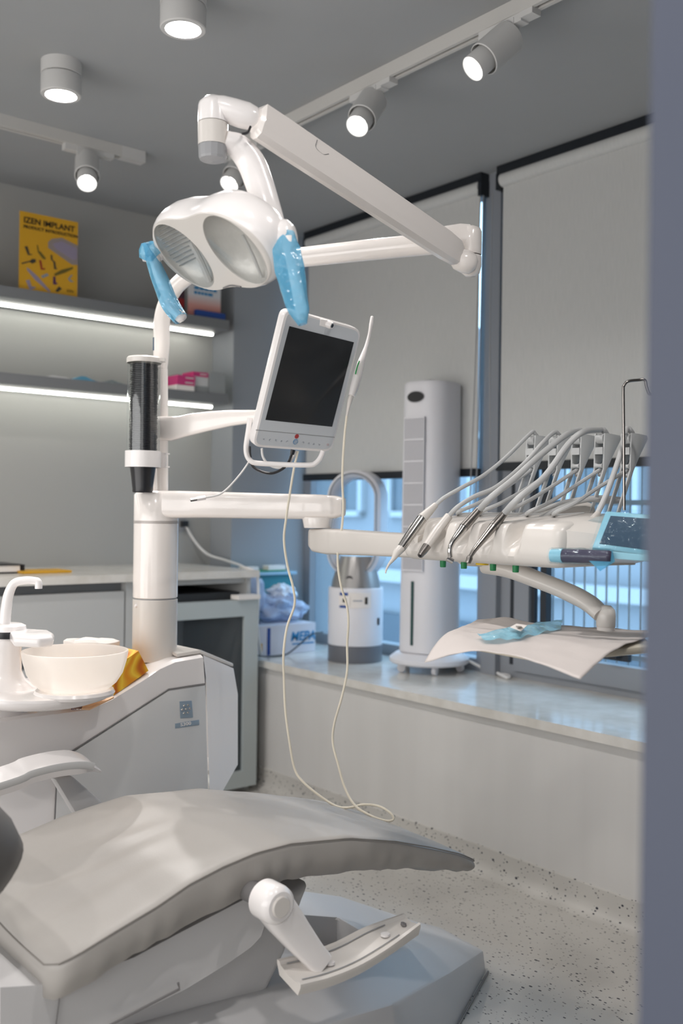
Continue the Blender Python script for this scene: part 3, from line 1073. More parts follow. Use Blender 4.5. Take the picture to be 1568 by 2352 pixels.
def tring(z, s, dx=0.0):
    pts = []
    for k in range(48):
        a = 2 * PI * k / 48
        cx_, sy_ = math.cos(a), math.sin(a)
        e = 0.75
        pts.append(tx + fsd * (0.108 * s * math.copysign(abs(cx_) ** e, cx_)) + fdir * (0.118 * s * math.copysign(abs(sy_) ** e, sy_) + dx) + Vector((0, 0, z)))
    return pts


b = bm_new(); loft(b, [tring(0.085, 1.02), tring(0.45, 1.0), tring(0.8, 0.985), tring(1.17, 0.96), tring(1.185, 0.95), tring(1.19, 0.92)]); bm_to_obj('housing', b, M_fan, tf)
b = bm_new(); box(b, tx + Vector((-0.035, -0.02, 1.19)), tx + Vector((0.035, 0.02, 1.203)), 0.005); bm_to_obj('top_handle', b, M_gray, tf)
fp = tx + fdir * 0.1185
# display oval
b = bm_new()
pts = [fp + fsd * (0.0 + 0.045 * math.cos(a) * 0.9) + Z_ * (1.125 + 0.022 * math.sin(a)) + fdir * 0.001 for a in np.linspace(0, 2 * PI, 28)[:-1]]
prism(b, pts, fdir * -0.004); bm_to_obj('display', b, M_dark, tf)
# grille: recess slab, slats
b = bm_new(); prism(b, [fp + fsd * sx_ + Z_ * z_ for sx_, z_ in ((-0.05, 0.42), (0.05, 0.42), (0.05, 1.04), (-0.05, 1.04))], fdir * 0.0012); bm_to_obj('grille_recess', b, M_recess, tf)
for k in range(10):
    s0 = -0.048 + k * 0.0107
    b = bm_new(); prism(b, [fp + fsd * (s0 + a_) + Z_ * z_ for a_, z_ in ((-0.0022, 0.42), (0.0022, 0.42), (0.0022, 1.04), (-0.0022, 1.04))], fdir * 0.006); bm_to_obj('slat', b, M_fan, tf)
b = bm_new()
for z_ in np.arange(0.42, 1.05, 0.0885):
    prism(b, [fp + fsd * sx_ + Z_ * (z_ + dz_) for sx_, dz_ in ((-0.052, -0.003), (0.052, -0.003), (0.052, 0.003), (-0.052, 0.003))], fdir * 0.007)
bm_to_obj('grille_crossbars', b, M_fan, tf)
b = bm_new(); prism(b, [fp + fsd * sx_ + Z_ * z_ for sx_, z_ in ((-0.006, 0.115), (0.006, 0.115), (0.006, 0.375), (-0.006, 0.375))], fdir * 0.005); bm_to_obj('water_gauge', b, mat('dark_teal', (40, 74, 72), 0.3), tf)
for k in range(5):
    a = 2 * PI * k / 5 + 0.35
    q = tx + Vector((0.128 * math.cos(a), 0.128 * math.sin(a), 0))
    b = bm_new(); lathe(b, [(0, -0.009), (0.016, -0.009), (0.018, -0.006), (0.018, 0.006), (0.016, 0.009), (0, 0.009)], q + Vector((0, 0, 0.0185)), (math.cos(a + 1), math.sin(a + 1), 0), n=18); box(b, q + Vector((-0.009, -0.009, 0.025)), q + Vector((0.009, 0.009, 0.042)), 0.003); bm_to_obj('castor', b, M_fan, tf)

# MEPA carton
mb = thing('medical_carton', 'white carton with blue lettering on the sill behind the cables', 'box', onZ(660, 1505, SILL))
fy_ = onZ(680, 1500, SILL)
y0 = 3.80
mx0, mx1 = 2.56, 2.86
# carton stands slightly turned; front face towards -Y
b = bm_new(); box(b, (2.545, 3.70, SILL + 0.001), (2.88, 3.97, SILL + 0.135), 0.002); bm_to_obj('carton_body', b, M_cardwhite, mb)
b = bm_new(); box(b, (2.605, 3.698, SILL + 0.003), (2.622, 3.6995, SILL + 0.125)); bm_to_obj('blue_stripe', b, M_navy, mb)
text('MEPA', 0.058, M_blueb, mb, (2.735, 3.699, SILL + 0.058), X_, Z_, bold=0.0015, shear=0.2)
b = bm_new(); box(b, (2.745, 3.698, SILL + 0.040), (2.87, 3.6995, SILL + 0.046)); bm_to_obj('printed_line', b, M_blueb, mb)
b = bm_new(); box(b, (2.563, 3.698, SILL + 0.022), (2.578, 3.6995, SILL + 0.058)); bm_to_obj('printed_mark', b, M_yellow, mb)
# teal bin
tb = thing('storage_bin', 'translucent teal bin with a pale rim, behind the plastic bags', 'storage bin', (2.72, 3.99, SILL + 0.14))
b = bm_new()
zb0, zb1 = SILL + 0.0, SILL + 0.345
rr = [(2.60, 3.985, zb0), (2.93, 3.985, zb0)]
loft(b, [[(2.56 - d_, 3.975 - d_, z_), (2.93 + d_, 3.975 - d_, z_), (2.93 + d_, 4.055, z_), (2.56 - d_, 4.055, z_)] for d_, z_ in ((0, zb0 + 0.001), (0.008, zb1))], cap=True); bm_to_obj('bin_body', b, M_binplastic, tb)
b = bm_new(); box(b, (2.535, 3.95, zb1), (2.955, 4.058, zb1 + 0.014), 0.003); bm_to_obj('rim', b, mat('pale_blue_rim', (160, 194, 214), 0.4), tb)
b = bm_new(); box(b, (2.54, 3.965, zb1 + 0.0145), (2.90, 4.05, zb1 + 0.022), 0.002); bm_to_obj('lid', b, M_greenlid, tb)
for i, (x, l) in enumerate(((2.56, 0.05), (2.66, 0.08), (2.80, 0.10))):
    b = bm_new(); box(b, (x, 3.97, zb1 + 0.0225), (x + l, 4.02, zb1 + 0.036 + 0.004 * i), 0.005); o = bm_to_obj('gauze_pack', b, M_paperwhite)
    tag(o, ['leftmost white pack on the green bin lid', 'middle white pack on the green bin lid', 'rightmost white pack on the green bin lid'][i], 'pack', 'packs on the bin lid')


def crumple(name, c, r, m, label, seed, amp=0.28, squash=None):
    b = bm_new()
    bmesh.ops.create_icosphere(b, subdivisions=4, radius=1)
    sq = Vector(squash or r)
    for v in b.verts:
        d = v.co.normalized()
        k = 1 + amp * noise.noise(d * 2.2 + Vector((seed, 0, 0))) + amp * 0.5 * abs(noise.noise(d * 5 + Vector((0, seed, 0))))
        v.co = Vector((d.x * r[0], d.y * r[1], d.z * r[2])) * k
        v.co += Vector(c)
        if v.co.z < c[2] - r[2] * 0.72:
            v.co.z = c[2] - r[2] * 0.72
    o = bm_to_obj(name, b, m)
    if label:
        tag(o, label, 'bag', 'plastic bags on the sill')
    return o


crumple('plastic_bag', (2.60, 3.83, SILL + 0.265), (0.07, 0.06, 0.095), M_bag, 'tied pale blue plastic bag standing left, above the carton', 1.3, 0.15)
crumple('plastic_bag', (2.77, 3.84, SILL + 0.19), (0.12, 0.085, 0.065), M_bag, 'loose lilac plastic bag heaped on the white carton', 7.1, 0.5)
crumple('plastic_bag', (2.80, 3.86, SILL + 0.265), (0.065, 0.055, 0.04), mat('white_bag_plastic', (214, 222, 234), 0.4), 'small white bag on top of the lilac bag', 3.7, 0.4)
b = bm_new(); q = [onY(560, 1478, 3.72) , onY(600, 1496, 3.66), onY(650, 1510, 3.66), onY(690, 1490, 3.66), onY(735, 1460, 3.67), onY(775, 1460, 3.68)]
q = [Vector((2.50, 3.62, SILL + 0.02)), Vector((2.57, 3.64, SILL + 0.008)), Vector((2.67, 3.65, SILL + 0.006)), Vector((2.75, 3.66, SILL + 0.04)), Vector((2.83, 3.665, SILL + 0.085)), Vector((2.90, 3.67, SILL + 0.09))]
tube(b, q, 0.0035, n=8); o = bm_to_obj('power_cord', b, M_dark); tag(o, 'thin dark power cord looping in front of the white carton', 'cord')
b = bm_new(); tube(b, [onY(424, 1203, 4.235), onY(445, 1240, 4.21), onY(475, 1272, 4.15), onY(515, 1286, 4.05), onY(548, 1297, 3.85), Vector((2.475, 3.70, CZ + 0.008)), Vector((2.496, 3.63, CZ - 0.02)), Vector((2.499, 3.62, 0.80)), Vector((2.503, 3.63, 0.70)), Vector((2.545, 3.66, SILL + 0.012))], 0.006, n=8); o = bm_to_obj('power_cord', b, M_whitecable); tag(o, 'white power cord sagging from behind the column to the corner', 'cord')
b = bm_new(); tube(b, [tx + Vector((0.10, -0.12, 0.05)), tx + Vector((0.16, -0.2, 0.006)), tx + Vector((0.15, -0.30, 0.006)), tx + Vector((0.10, -0.34, 0.006)), tx + Vector((0.13, -0.26, 0.012))], 0.006, n=8); o = bm_to_obj('power_cord', b, M_whitecable); tag(o, 'short white cord curled on the sill right of the tower fan', 'cord')

q = onY(422, 1203, YN)
ws = thing('wall_socket', 'dark wall socket half hidden behind the column above the worktop', 'socket', q)
b = bm_new(); box(b, q + Vector((-0.04, -0.008, -0.04)), q + Vector((0.008, -0.0005, 0.04)), 0.003); bm_to_obj('socket_plate', b, M_gray, ws)
b = bm_new(); box(b, q + Vector((-0.025, -0.035, -0.014)), q + Vector((0.006, -0.0085, 0.014)), 0.004); bm_to_obj('plug', b, M_dark, ws)

# ================================================================== DENTAL CHAIR
ch = thing('dental_chair', 'grey upholstered dental chair with a white base, front and centre', 'dental chair', (1.3, 1.77, 0))
CY0, CY1 = 1.52, 2.00


def top_z(X, v):
    zn = interp(X, [0.60, .685, .765, .85, .91, .98, 1.05, 1.13, 1.276, 1.4, 1.505, 1.59, 1.64, 1.665], [.47, .483, .508, .533, .556, .572, .582, .583, .565, .534, .5, .469, .445, .432])
    zf = interp(X, [0.60, .797, .883, 1.03, 1.22, 1.347, 1.47, 1.6, 1.665], [.50, .542, .563, .582, .566, .537, .507, .468, .440])
    return zn + (zf - zn) * v


def bot_z(X):
    return interp(X, [0.60, .675, .81, .98, 1.13, 1.284, 1.43, 1.64, 1.665], [.40, .405, .447, .484, .503, .486, .460, .408, .400])


SX0, SX1 = 0.665, 1.672


def cush():
    """seat cushion: rings across the width, X along the chair"""
    b = bm_new()
    rings = []
    NX = 90
    for i in range(NX + 1):
        u = i / NX
        X = SX0 + (SX1 - SX0) * u
        # plan rounding at both ends
        e1 = max(0.0, 1 - (SX1 - X) / 0.07); e0 = max(0.0, 1 - (X - SX0) / 0.05)
        ins = 0.055 * (1 - math.sqrt(max(0, 1 - e1 * e1))) + 0.035 * (1 - math.sqrt(max(0, 1 - e0 * e0)))
        y0, y1 = CY0 + ins, CY1 - ins
        dn = 0.007 * e1 ** 3 + 0.012 * e0 ** 3
        ring = []
        zb = bot_z(X) + 0.006
        NY = 26
        # bottom edge near -> side -> seam near -> top -> seam far -> side
        zt0 = top_z(X, 0) - dn; zt1 = top_z(X, 1) - dn
        puck = 0.0028 * math.sin(X * 95 + 2.6 * math.sin(X * 23)) + 0.006 * noise.noise(Vector((X * 26, 0, 3)))
        ring.append(Vector((X, y0 + 0.05, zb + 0.012)))
        ring.append(Vector((X, y0 + 0.014, zb + puck * 0.5)))
        for s in (0.15, 0.4, 0.65, 0.88):
            bulge = 0.010 * math.sin(PI * s)
            ring.append(Vector((X, y0 + 0.012 * (1 - s) - bulge + puck * (1 - s) * 1.2 * math.sin(3 * s + 0.5), zb + (zt0 - 0.004 - zb) * s)))
        ring.append(Vector((X, y0 - 0.001, zt0 - 0.006)))
        for k in range(NY + 1):
            v = k / NY
            y = y0 + 0.004 + (y1 - y0 - 0.008) * v
            z = top_z(X, v) - dn + 0.014 * (1 - (2 * v - 1) ** 4) * 0.5
            # long creases fanning from the rear near corner, shallow dip at the seat
            g = math.exp(-((X - 0.80) / 0.17) ** 2)
            ang = (v * 0.48 + 0.25 * (X - 0.68)) * 62
            z += 0.0036 * g * math.sin(ang + 2.5 * noise.noise(Vector((X * 5, v * 4, 0)))) * (1 - abs(2 * v - 1)) * 1.2
            z -= 0.012 * math.exp(-((X - 0.72) / 0.12) ** 2) * math.sin(PI * v)
            z += 0.0020 * noise.noise(Vector((X * 9, v * 8, 0.7)))
            z += 0.0016 * math.exp(-((X - 1.5) / 0.12) ** 2) * math.sin(v * 26 + X * 20)
            ring.append(Vector((X, y, z)))
        ring.append(Vector((X, y1 + 0.001, zt1 - 0.006)))
        for s in (0.65, 0.3, 0.0):
            ring.append(Vector((X, y1 + 0.004 * s, zb + (zt1 - zb) * s)))
        ring.append(Vector((X, y1 - 0.05, zb + 0.012)))
        rings.append(ring)
    loft(b, rings)
    return b


seat = bm_to_obj('seat_cushion', cush(), M_leather, ch, angle=60)
# piping along the near edge and round the rear corner
pp = []
for i in range(60):
    X = SX0 + 0.012 + (SX1 - SX0 - 0.016) * i / 59
    e1 = max(0.0, 1 - (SX1 - X) / 0.07); e0 = max(0.0, 1 - (X - SX0) / 0.05)
    ins = 0.055 * (1 - math.sqrt(max(0, 1 - e1 * e1))) + 0.035 * (1 - math.sqrt(max(0, 1 - e0 * e0)))
    pp.append((X, CY0 + ins - 0.001, top_z(X, 0) - 0.007 * e1 ** 3 - 0.012 * e0 ** 3 - 0.001))
b = bm_new(); tube(b, pp, 0.0015, n=6, smooth=1)
rp = [(SX0 - 0.001, CY0 + 0.04 + (CY1 - CY0 - 0.08) * k / 20, top_z(SX0, k / 20) - 0.012 - 0.012 * math.sin(PI * k / 20)) for k in range(21)]
tube(b, [pp[0]] + rp, 0.0015, n=6, smooth=1)
bm_to_obj('piping', b, M_pipe, seat)

# rounded lower end of the backrest at the left edge
b = bm_new()
rings = []
dirb = Vector((-0.80, 0, 0.60)); nb_ = Vector((0.60, 0, 0.80))
c_ = Vector((0.630, 1.745, 0.600))
for i in range(22):
    u = i / 21
    s = 0.60 * u
    e = max(0, 1 - s / 0.11)
    k = math.sqrt(max(0.0, 1 - e * e))
    hw = 0.10 + 0.125 * k
    th = 0.035 + 0.055 * k
    cc = c_ + dirb * s
    rings.append([cc + Vector((0, hw * math.copysign(abs(math.cos(a)) ** 0.55, math.cos(a)), 0)) + nb_ * (th * math.copysign(abs(math.sin(a)) ** 0.8, math.sin(a)) + 0.004 * noise.noise(Vector((a * 2, u * 9, 0)))) for a in np.linspace(0, 2 * PI, 33)[:-1]])
loft(b, rings)
bm_to_obj('backrest', b, M_back, ch, angle=70)

# white under-shell of the seat
b = bm_new()
sh = [(0, 2268), (138, 2260), (306, 2200), (408, 2145), (510, 2092), (600, 2045), (612, 2108), (600, 2150), (576, 2176), (520, 2215), (425, 2273), (260, 2352), (60, 2440), (0, 2440)]
P = [onY(x, y, 1.565) for x, y in sh]
loft(b, [[Vector((p.x, yy, p.z + (0.0 if j else 0.0))) for p in P] for j, yy in enumerate((1.565, 1.93))])
bevel(b, 0.008, 3, ang=40)
bm_to_obj('seat_shell', b, M_base, ch, angle=40)
b = bm_new(); q = onY(412, 2272, 1.55); q2 = onY(250, 2356, 1.55)
tube(b, [q + Vector((-0.003, 0, 0.012)), q, q2], 0.0025, n=6, smooth=1); bm_to_obj('seam_line', b, M_seam, ch); b = bm_new()
q = onY(140, 2265, 1.561); q2 = onY(122, 2400, 1.561); tube(b, [q, q2], 0.0012, n=6, smooth=1)
bm_to_obj('seam_line', b, M_seam, ch)
# lift mechanism cover between shell and base
b = bm_new()
P = [onY(x, y, 1.64) for x, y in ((0, 2300), (425, 2240), (600, 2120), (640, 2060), (720, 2025), (700, 2070), (660, 2190), (570, 2380), (300, 2700), (0, 2700))]
for p in P:
    p.z = max(p.z, 0.02)
prism(b, P, (0, 0.27, 0), 0.02, 3)
bm_to_obj('lift_cover', b, M_base, ch, angle=40)
# seat rear pivot housing low left
# floor base with faceted tip
b = bm_new()
flr = [(1.987, 1.800), (1.728, 1.653), (1.40, 1.50), (0.8, 1.50), (0.8, 2.30), (1.40, 2.30), (1.75, 2.16), (2.02, 1.99)]
mid = [(1.981, 1.803, 0.055), (1.722, 1.668, 0.12), (1.41, 1.53, 0.19), (0.82, 1.53, 0.24), (0.82, 2.26, 0.24), (1.42, 2.24, 0.23), (1.735, 2.12, 0.14), (2.0, 1.985, 0.05)]
top = [(1.955, 1.823, 0.066), (1.66, 1.732, 0.172), (1.41, 1.66, 0.235), (0.84, 1.62, 0.28), (0.84, 2.16, 0.28), (1.43, 2.14, 0.262), (1.70, 2.06, 0.185), (1.965, 1.965, 0.062)]
loft(b, [[Vector((x, y, 0.002)) for x, y in flr], [Vector(p) for p in mid], [Vector(p) for p in top]], cap=False)
b2 = bmesh.new()
loft_top = [Vector(p) for p in top]
inner = [Vector((1.60, 1.84, 0.185)), Vector((1.42, 1.78, 0.215)), Vector((0.9, 1.76, 0.25)), Vector((0.9, 2.04, 0.25)), Vector((1.42, 2.02, 0.225)), Vector((1.60, 1.95, 0.19))]
V = [b2.verts.new(p) for p in loft_top]; I = [b2.verts.new(p) for p in inner]
for f in ((V[0], V[1], I[0], I[5]), (V[7], V[0], I[5]), (V[1], V[2], I[1], I[0]), (V[2], V[3], I[2], I[1]), (V[3], V[4], I[3], I[2]), (V[4], V[5], I[4], I[3]), (V[5], V[6], I[5], I[4]), (V[6], V[7], I[5])):
    b2.faces.new(f)
D = [b2.verts.new(p - Vector((0, 0, 0.07))) for p in inner]
for i in range(6):
    b2.faces.new((I[i], I[(i + 1) % 6], D[(i + 1) % 6], D[i]))
b2.faces.new(D)
merge(b, b2)
bmesh.ops.remove_doubles(b, verts=b.verts, dist=0.0005)
bevel(b, 0.007, 2, ang=22)
bm_to_obj('floor_base', b, M_base, ch, angle=25)
b = bm_new(); tube(b, [(1.98, 1.785, 0.006), (1.728, 1.645, 0.006), (1.40, 1.49, 0.003)], 0.0025, n=6, smooth=1); bm_to_obj('floor_gasket', b, M_seam, ch)

# near armrest, swung down
arm = bm_new()
pv = onY(624, 2072, 1.455); pe = onY(735, 2212, 1.445)
ax = (pe - pv).normalized()
# arm body lofted oval sections
secs = []
for u, w_, t_ in ((0.0, 0.034, 0.026), (0.25, 0.033, 0.024), (0.55, 0.029, 0.020), (0.85, 0.024, 0.018), (1.0, 0.024, 0.017)):
    c = pv + (pe - pv) * u + Vector((0, 0.006 * math.sin(PI * u), 0))
    s_ = Vector((0, 1, 0)).cross(ax).normalized()
    secs.append([c + s_ * (w_ * math.copysign(abs(math.cos(a)) ** 0.7, math.cos(a))) + Vector((0, 1, 0)) * (t_ * math.copysign(abs(math.sin(a)) ** 0.6, math.sin(a))) for a in np.linspace(0, 2 * PI, 29)[:-1]])
loft(arm, secs)
lathe(arm, [(0, -0.028), (0.026, -0.028), (0.033, -0.022), (0.035, -0.012), (0.035, 0.022), (0.03, 0.027), (0, 0.027)], pv, (0, 1, 0), n=36)
ar = bm_to_obj('armrest', arm, M_white, ch, angle=40)
b = bm_new(); lathe(b, [(0, 0), (0.017, 0.0), (0.019, 0.002), (0.019, 0.004)], pv + Vector((0, -0.0315, 0)), (0, 1, 0), n=30); bm_to_obj('pivot_cap', b, M_white2, ar)
b = bm_new(); lathe(b, [(0.02, 0), (0.02, 0.10)], pv + Vector((0, 0.02, 0)), (0, 1, 0), n=20, cap=True); bm_to_obj('pivot_shaft', b, M_seam, ar)
# tray-like pad
ctrl_n = [(690, 2262), (760, 2244), (830, 2215), (900, 2172), (966, 2122)]
ctrl_f = [(636, 2203), (700, 2188), (770, 2163), (840, 2128), (925, 2098)]
ZP = [0.365, 0.366, 0.368, 0.37, 0.372]
Ln = [onY(x, y, 1.405) for x, y in ctrl_n]
Lf = [onY(x, y, 1.475) for x, y in ctrl_f]
Ln = catmull(Ln, 5); Lf = catmull(Lf, 5)
n_ = len(Ln)


def padring(i, inset, dz, ext=0.0):
    a, c = Ln[i], Lf[i]
    d = (c - a).normalized()
    return a + d * inset + Vector((0, 0, dz)), c - d * inset + Vector((0, 0, dz))


rings = []
for i in range(n_):
    o0, o1 = padring(i, 0.0, 0)
    u0, u1 = padring(i, 0.008, -0.024)
    t0, t1 = padring(i, 0.007, 0.001)
    k0, k1 = padring(i, 0.012, -0.004)
    rings.append([u0, o0 + Vector((0, 0, -0.006)), o0, t0, k0, (k0 + k1) / 2 + Vector((0, 0, -0.003)), k1, t1, o1, o1 + Vector((0, 0, -0.006)), u1])
b = bm_new(); loft(b, rings); pad = bm_to_obj('armrest_pad', b, M_white2, ch, angle=30)
b = bm_new()
for s_ in (0, 1):
    pts = []
    for i in range(1, n_ - 3):
        k = padring(i, 0.0135, 0.0)[s_]
        pts.append(k + Vector((0, 0, -0.0015)))
    tube(b, pts, 0.0012, n=5, smooth=1)
bm_to_obj('pad_groove', b, M_gray, pad)
for i, s_ in ((n_ - 5, 0.5), (n_ // 2 - 3, 0.5)):
    k0, k1 = padring(i, 0.012, -0.004); c = (k0 + k1) / 2
    b = bm_new(); lathe(b, [(0, 0.004), (0.009, 0.004), (0.0095, 0.0)], c + Vector((0, 0, -0.002)), (0, 0, 1), n=20); bm_to_obj('screw_cap', b, M_white, pad)
for dx in (0.0, 0.012):
    k0, k1 = padring(n_ - 2, 0.012, -0.003); c = k0 * (0.55 - dx * 10) + k1 * (0.45 + dx * 10)
    b = bm_new(); lathe(b, [(0, 0.004), (0.004, 0.004), (0.0045, 0.0)], c + Vector((-0.004, 0, -0.002)), (0, 0, 1), n=12); bm_to_obj('screw_hole', b, M_seam, pad)

# far armrest, raised
b = bm_new()
u_ = [onY(x, y, 2.16) for x, y in ((0, 1787), (60, 1758), (120, 1738), (182, 1733), (224, 1766))]
v_ = [onY(x, y, 2.06) for x, y in ((0, 1787), (50, 1770), (110, 1752), (182, 1744), (224, 1766))]
far0 = Vector((0.55, 2.16, 0.57)); 
cen = catmull([Vector((0.50, 2.12, 0.585)), onY(0, 1792, 2.12), onY(60, 1768, 2.12), onY(130, 1752, 2.12), onY(190, 1750, 2.12), onY(224, 1766, 2.12)], 5)
rings = []
for i, c in enumerate(cen):
    u = i / (len(cen) - 1)
    w_ = 0.036 * (1 - 0.55 * max(0, (u - 0.75) / 0.25)); t_ = 0.022 * (1 - 0.75 * max(0, (u - 0.7) / 0.3))
    rings.append([c + Vector((0, -w_, -t_)), c + Vector((0, -w_ - 0.004, -t_ * 0.2)), c + Vector((0, -w_ * 0.75, t_ * 0.35)), c + Vector((0, w_ * 0.6, t_)), c + Vector((0, w_, t_ * 0.3)), c + Vector((0, w_, -t_))])
loft(b, rings); bevel(b, 0.003, 2)
fa = bm_to_obj('armrest', b, M_white, ch, angle=30)
b = bm_new(); tube(b, [c + Vector((0, -0.0385, -0.001)) for c in cen[2:-4]], 0.0085, n=8, smooth=1, flat=(1, 0.25), up=Z_); bm_to_obj('armrest_band', b, M_ltgray, fa)
b = bm_new()
P0 = [onY(x, y, 2.13) for x, y in ((126, 1790), (165, 1782), (236, 1842), (246, 1880), (180, 1880))]
prism(b, P0, (0, 0.035, 0), 0.006, 2)
bm_to_obj('armrest_bracket', b, M_base, ch)

# ================================================================== DENTAL UNIT
du = thing('dental_unit', 'white dental unit body with a tall column, basin and grey side panel', 'dental unit', (1.2, 2.45, 0))
Y0 = 2.33
front = [(0.62, 0.69), (0.94, 0.707), (1.103, 0.708), (1.163, 0.726), (1.25, 0.766), (1.30, 0.792), (1.345, 0.806), (1.43, 0.812)]
b = bm_new()
outer = [(x, z) for x, z in front] + [(1.437, 0.74), (1.451, 0.46), (1.451, 0.05), (0.62, 0.05)]
backs = []
rings = []
for yy, sx_ in ((Y0, 0.0), (Y0 + 0.012, 0.004), (Y0 + 0.25, 0.014)):
    rings.append([Vector((x, yy, z + (0.006 if (i < 8 and yy > Y0) else 0))) for i, (x, z) in enumerate(outer)])
loft(b, rings)
body = bm_to_obj('body', b, M_white, du, angle=25)
# right bevelled side cover
b = bm_new()
A = [Vector((1.431, Y0 + 0.001, 0.818)), Vector((1.442, Y0, 0.74)), Vector((1.456, Y0, 0.455)), Vector((1.456, Y0, 0.10))]
qd = [onY(536, 1535, 2.46), onY(546, 1594, 2.45), onY(546, 1756, 2.45), onY(500, 1812, 2.40)]
qd[3] = Vector((1.50, 2.37, 0.40)); qd = [qd[0], qd[1], qd[2]]
b2 = bmesh.new()
vA = [b2.verts.new(p) for p in A[:3]]
vq = [b2.verts.new(p) for p in qd]
lo_a = b2.verts.new(Vector((1.456, Y0 + 0.002, 0.38)))
b2.faces.new((vA[0], vA[1], vq[1], vq[0])); b2.faces.new((vA[1], vA[2], vq[2], vq[1])); b2.faces.new((vA[2], lo_a, vq[2]))
# back side
bk_ = [b2.verts.new(Vector((1.60, Y0 + 0.26, p.z))) for p in qd]
b2.faces.new((vq[0], vq[1], bk_[1], bk_[0])); b2.faces.new((vq[1], vq[2], bk_[2], bk_[1]))
bt = b2.verts.new(Vector((1.43, Y0 + 0.26, 0.825)))
b2.faces.new((vA[0], vq[0], bk_[0], bt))
bb = b2.verts.new(Vector((1.46, Y0 + 0.26, 0.38)))
b2.faces.new((lo_a, bb, bk_[2], vq[2]))
merge(b, b2)
bm_to_obj('side_cover', b, M_white, du, angle=20)
# lid line on top of the side cover
b = bm_new()
prism(b, [Vector((1.36, Y0 + 0.02, 0.815)), Vector((1.432, Y0 + 0.015, 0.822)), qd[0] + Vector((0, 0, 0.004)), Vector((1.60, Y0 + 0.24, qd[0].z + 0.004)), Vector((1.40, Y0 + 0.24, 0.828))], (0, 0, 0.010), 0.003)
bm_to_obj('top_lid', b, M_white2, du)
# grey side panel
pnl = [(1.324, 0.733), (1.436, 0.736), (1.449, 0.455), (1.449, 0.06), (1.0, 0.06), (1.018, 0.56), (1.054, 0.606)]
b = bm_new(); prism(b, [Vector((x, Y0 - 0.004, z)) for x, z in pnl], (0, 0.006, 0), 0.002); bm_to_obj('side_panel', b, M_ltgray, du)
b = bm_new(); tube(b, [Vector((x, Y0 - 0.002, z + 0.004)) for x, z in ((1.436, 0.736), (1.324, 0.733), (1.054, 0.606), (1.018, 0.56), (1.0, 0.06))], 0.0022, n=6, smooth=1); bm_to_obj('panel_seam', b, M_seam, du)
# badge
pl = Vector((0, Y0 - 0.0045, 0)); nn = Vector((0, -1, 0))
bdg = mat('badge_blue_grey', (152, 170, 186), 0.3, metal=0.3)
b = bm_new(); plate(b, [(412, 1611), (440, 1609), (443, 1648), (414, 1650)], pl, nn, 0.002, 0.0008, off=0.001); o = bm_to_obj('emblem_plate', b, bdg, du)
cc = onY(428, 1629, Y0 - 0.008)
for k in range(7):
    a = k * PI / 3
    q = cc + (Vector((math.cos(a), 0, math.sin(a))) * 0.0115 if k < 6 else Vector((0, 0, 0)))
    b = bm_new(); lathe(b, [(0, 0.003), (0.002, 0.0028), (0.0036, 0)], q + Vector((0, 0.002, 0)), (0, -1, 0), n=12); bm_to_obj('emblem_dot', b, M_chrome, o)
b = bm_new(); plate(b, [(402, 1662), (457, 1653), (457, 1665), (402, 1673)], pl, nn, 0.002, 0.0006, off=0.001); o = bm_to_obj('model_plate', b, bdg, du)
pa, pb2 = onY(414, 1668.5, Y0 - 0.006), onY(446, 1663, Y0 - 0.006)
text('S300', 0.0125, M_white, o, pa, pb2 - pa, Z_, sx=1.35, name='plate_lettering', bold=0.0002)

# column
cx_, cy_ = 1.343, 2.44
CR = 0.0605
b = bm_new(); lathe(b, [(CR, 0.80), (CR, 0.965), (CR - 0.002, 0.967)], (cx_, cy_, 0), n=56); bm_to_obj('column_foot', b, M_white2, du)
b = bm_new(); lathe(b, [(CR - 0.003, 0.964), (CR - 0.003, 0.972)], (cx_, cy_, 0), n=56); bm_to_obj('column_ring', b, M_gray, du)
b = bm_new(); lathe(b, [(CR - 0.002, 0.970), (CR, 0.972), (CR, 1.175), (CR, 1.18)], (cx_, cy_, 0), n=56); bm_to_obj('column', b, M_arm, du)
b = bm_new(); lathe(b, [(0, 0.004), (0.003, 0.004), (0.005, 0)], Vector((cx_, cy_, 0.95)) + (-FW * 0.7 - RT * 0.714).normalized() * CR, (-FW * 0.7 - RT * 0.714), n=14); bm_to_obj('button', b, M_white, du)

# basin stand
pc = W(95, 1610, 2.42)
b = bm_new()
pz = onY(120, 1600, 2.28)
B0 = Vector((1.045, 2.24, 0.0))
bc = W(172, 1560, 2.33); bcx, bcy = bc.x, bc.y
pcx = W(85, 1590, 2.38)
lathe(b, [(0, 0.745), (0.09, 0.746), (0.13, 0.752), (0.158, 0.762), (0.163, 0.774), (0.160, 0.781), (0.148, 0.783), (0, 0.779)], (pcx.x, pcx.y, 0), n=64, sx=1.06, xdir=RT)
bs = bm_to_obj('basin_shelf', b, M_white, du, angle=50)
b = bm_new(); lathe(b, [(0.12, 0.706), (0.115, 0.725), (0.12, 0.75)], (0.90, 2.47, 0), n=40, cap=True); bm_to_obj('basin_stand', b, M_white, du)
b = bm_new(); lathe(b, [(0, 0.775), (0.088, 0.776), (0.092, 0.783), (0.088, 0.790), (0, 0.790)], (bcx + 0.0, bcy, 0), n=48); bm_to_obj('bowl_ring', b, M_white, du)
RB = 0.121
b = bm_new()
po = [(0.05, 0.789), (0.078, 0.792), (0.095, 0.806), (0.109, 0.828), (0.117, 0.855), (RB, 0.876), (RB, 0.880), (RB - 0.004, 0.881), (RB - 0.006, 0.876), (0.111, 0.855), (0.103, 0.828), (0.089, 0.808), (0.05, 0.797), (0, 0.795)]
lathe(b, po, (bcx, bcy, 0), n=64)
bm_to_obj('rinse_bowl', b, M_bowl, du, angle=60)
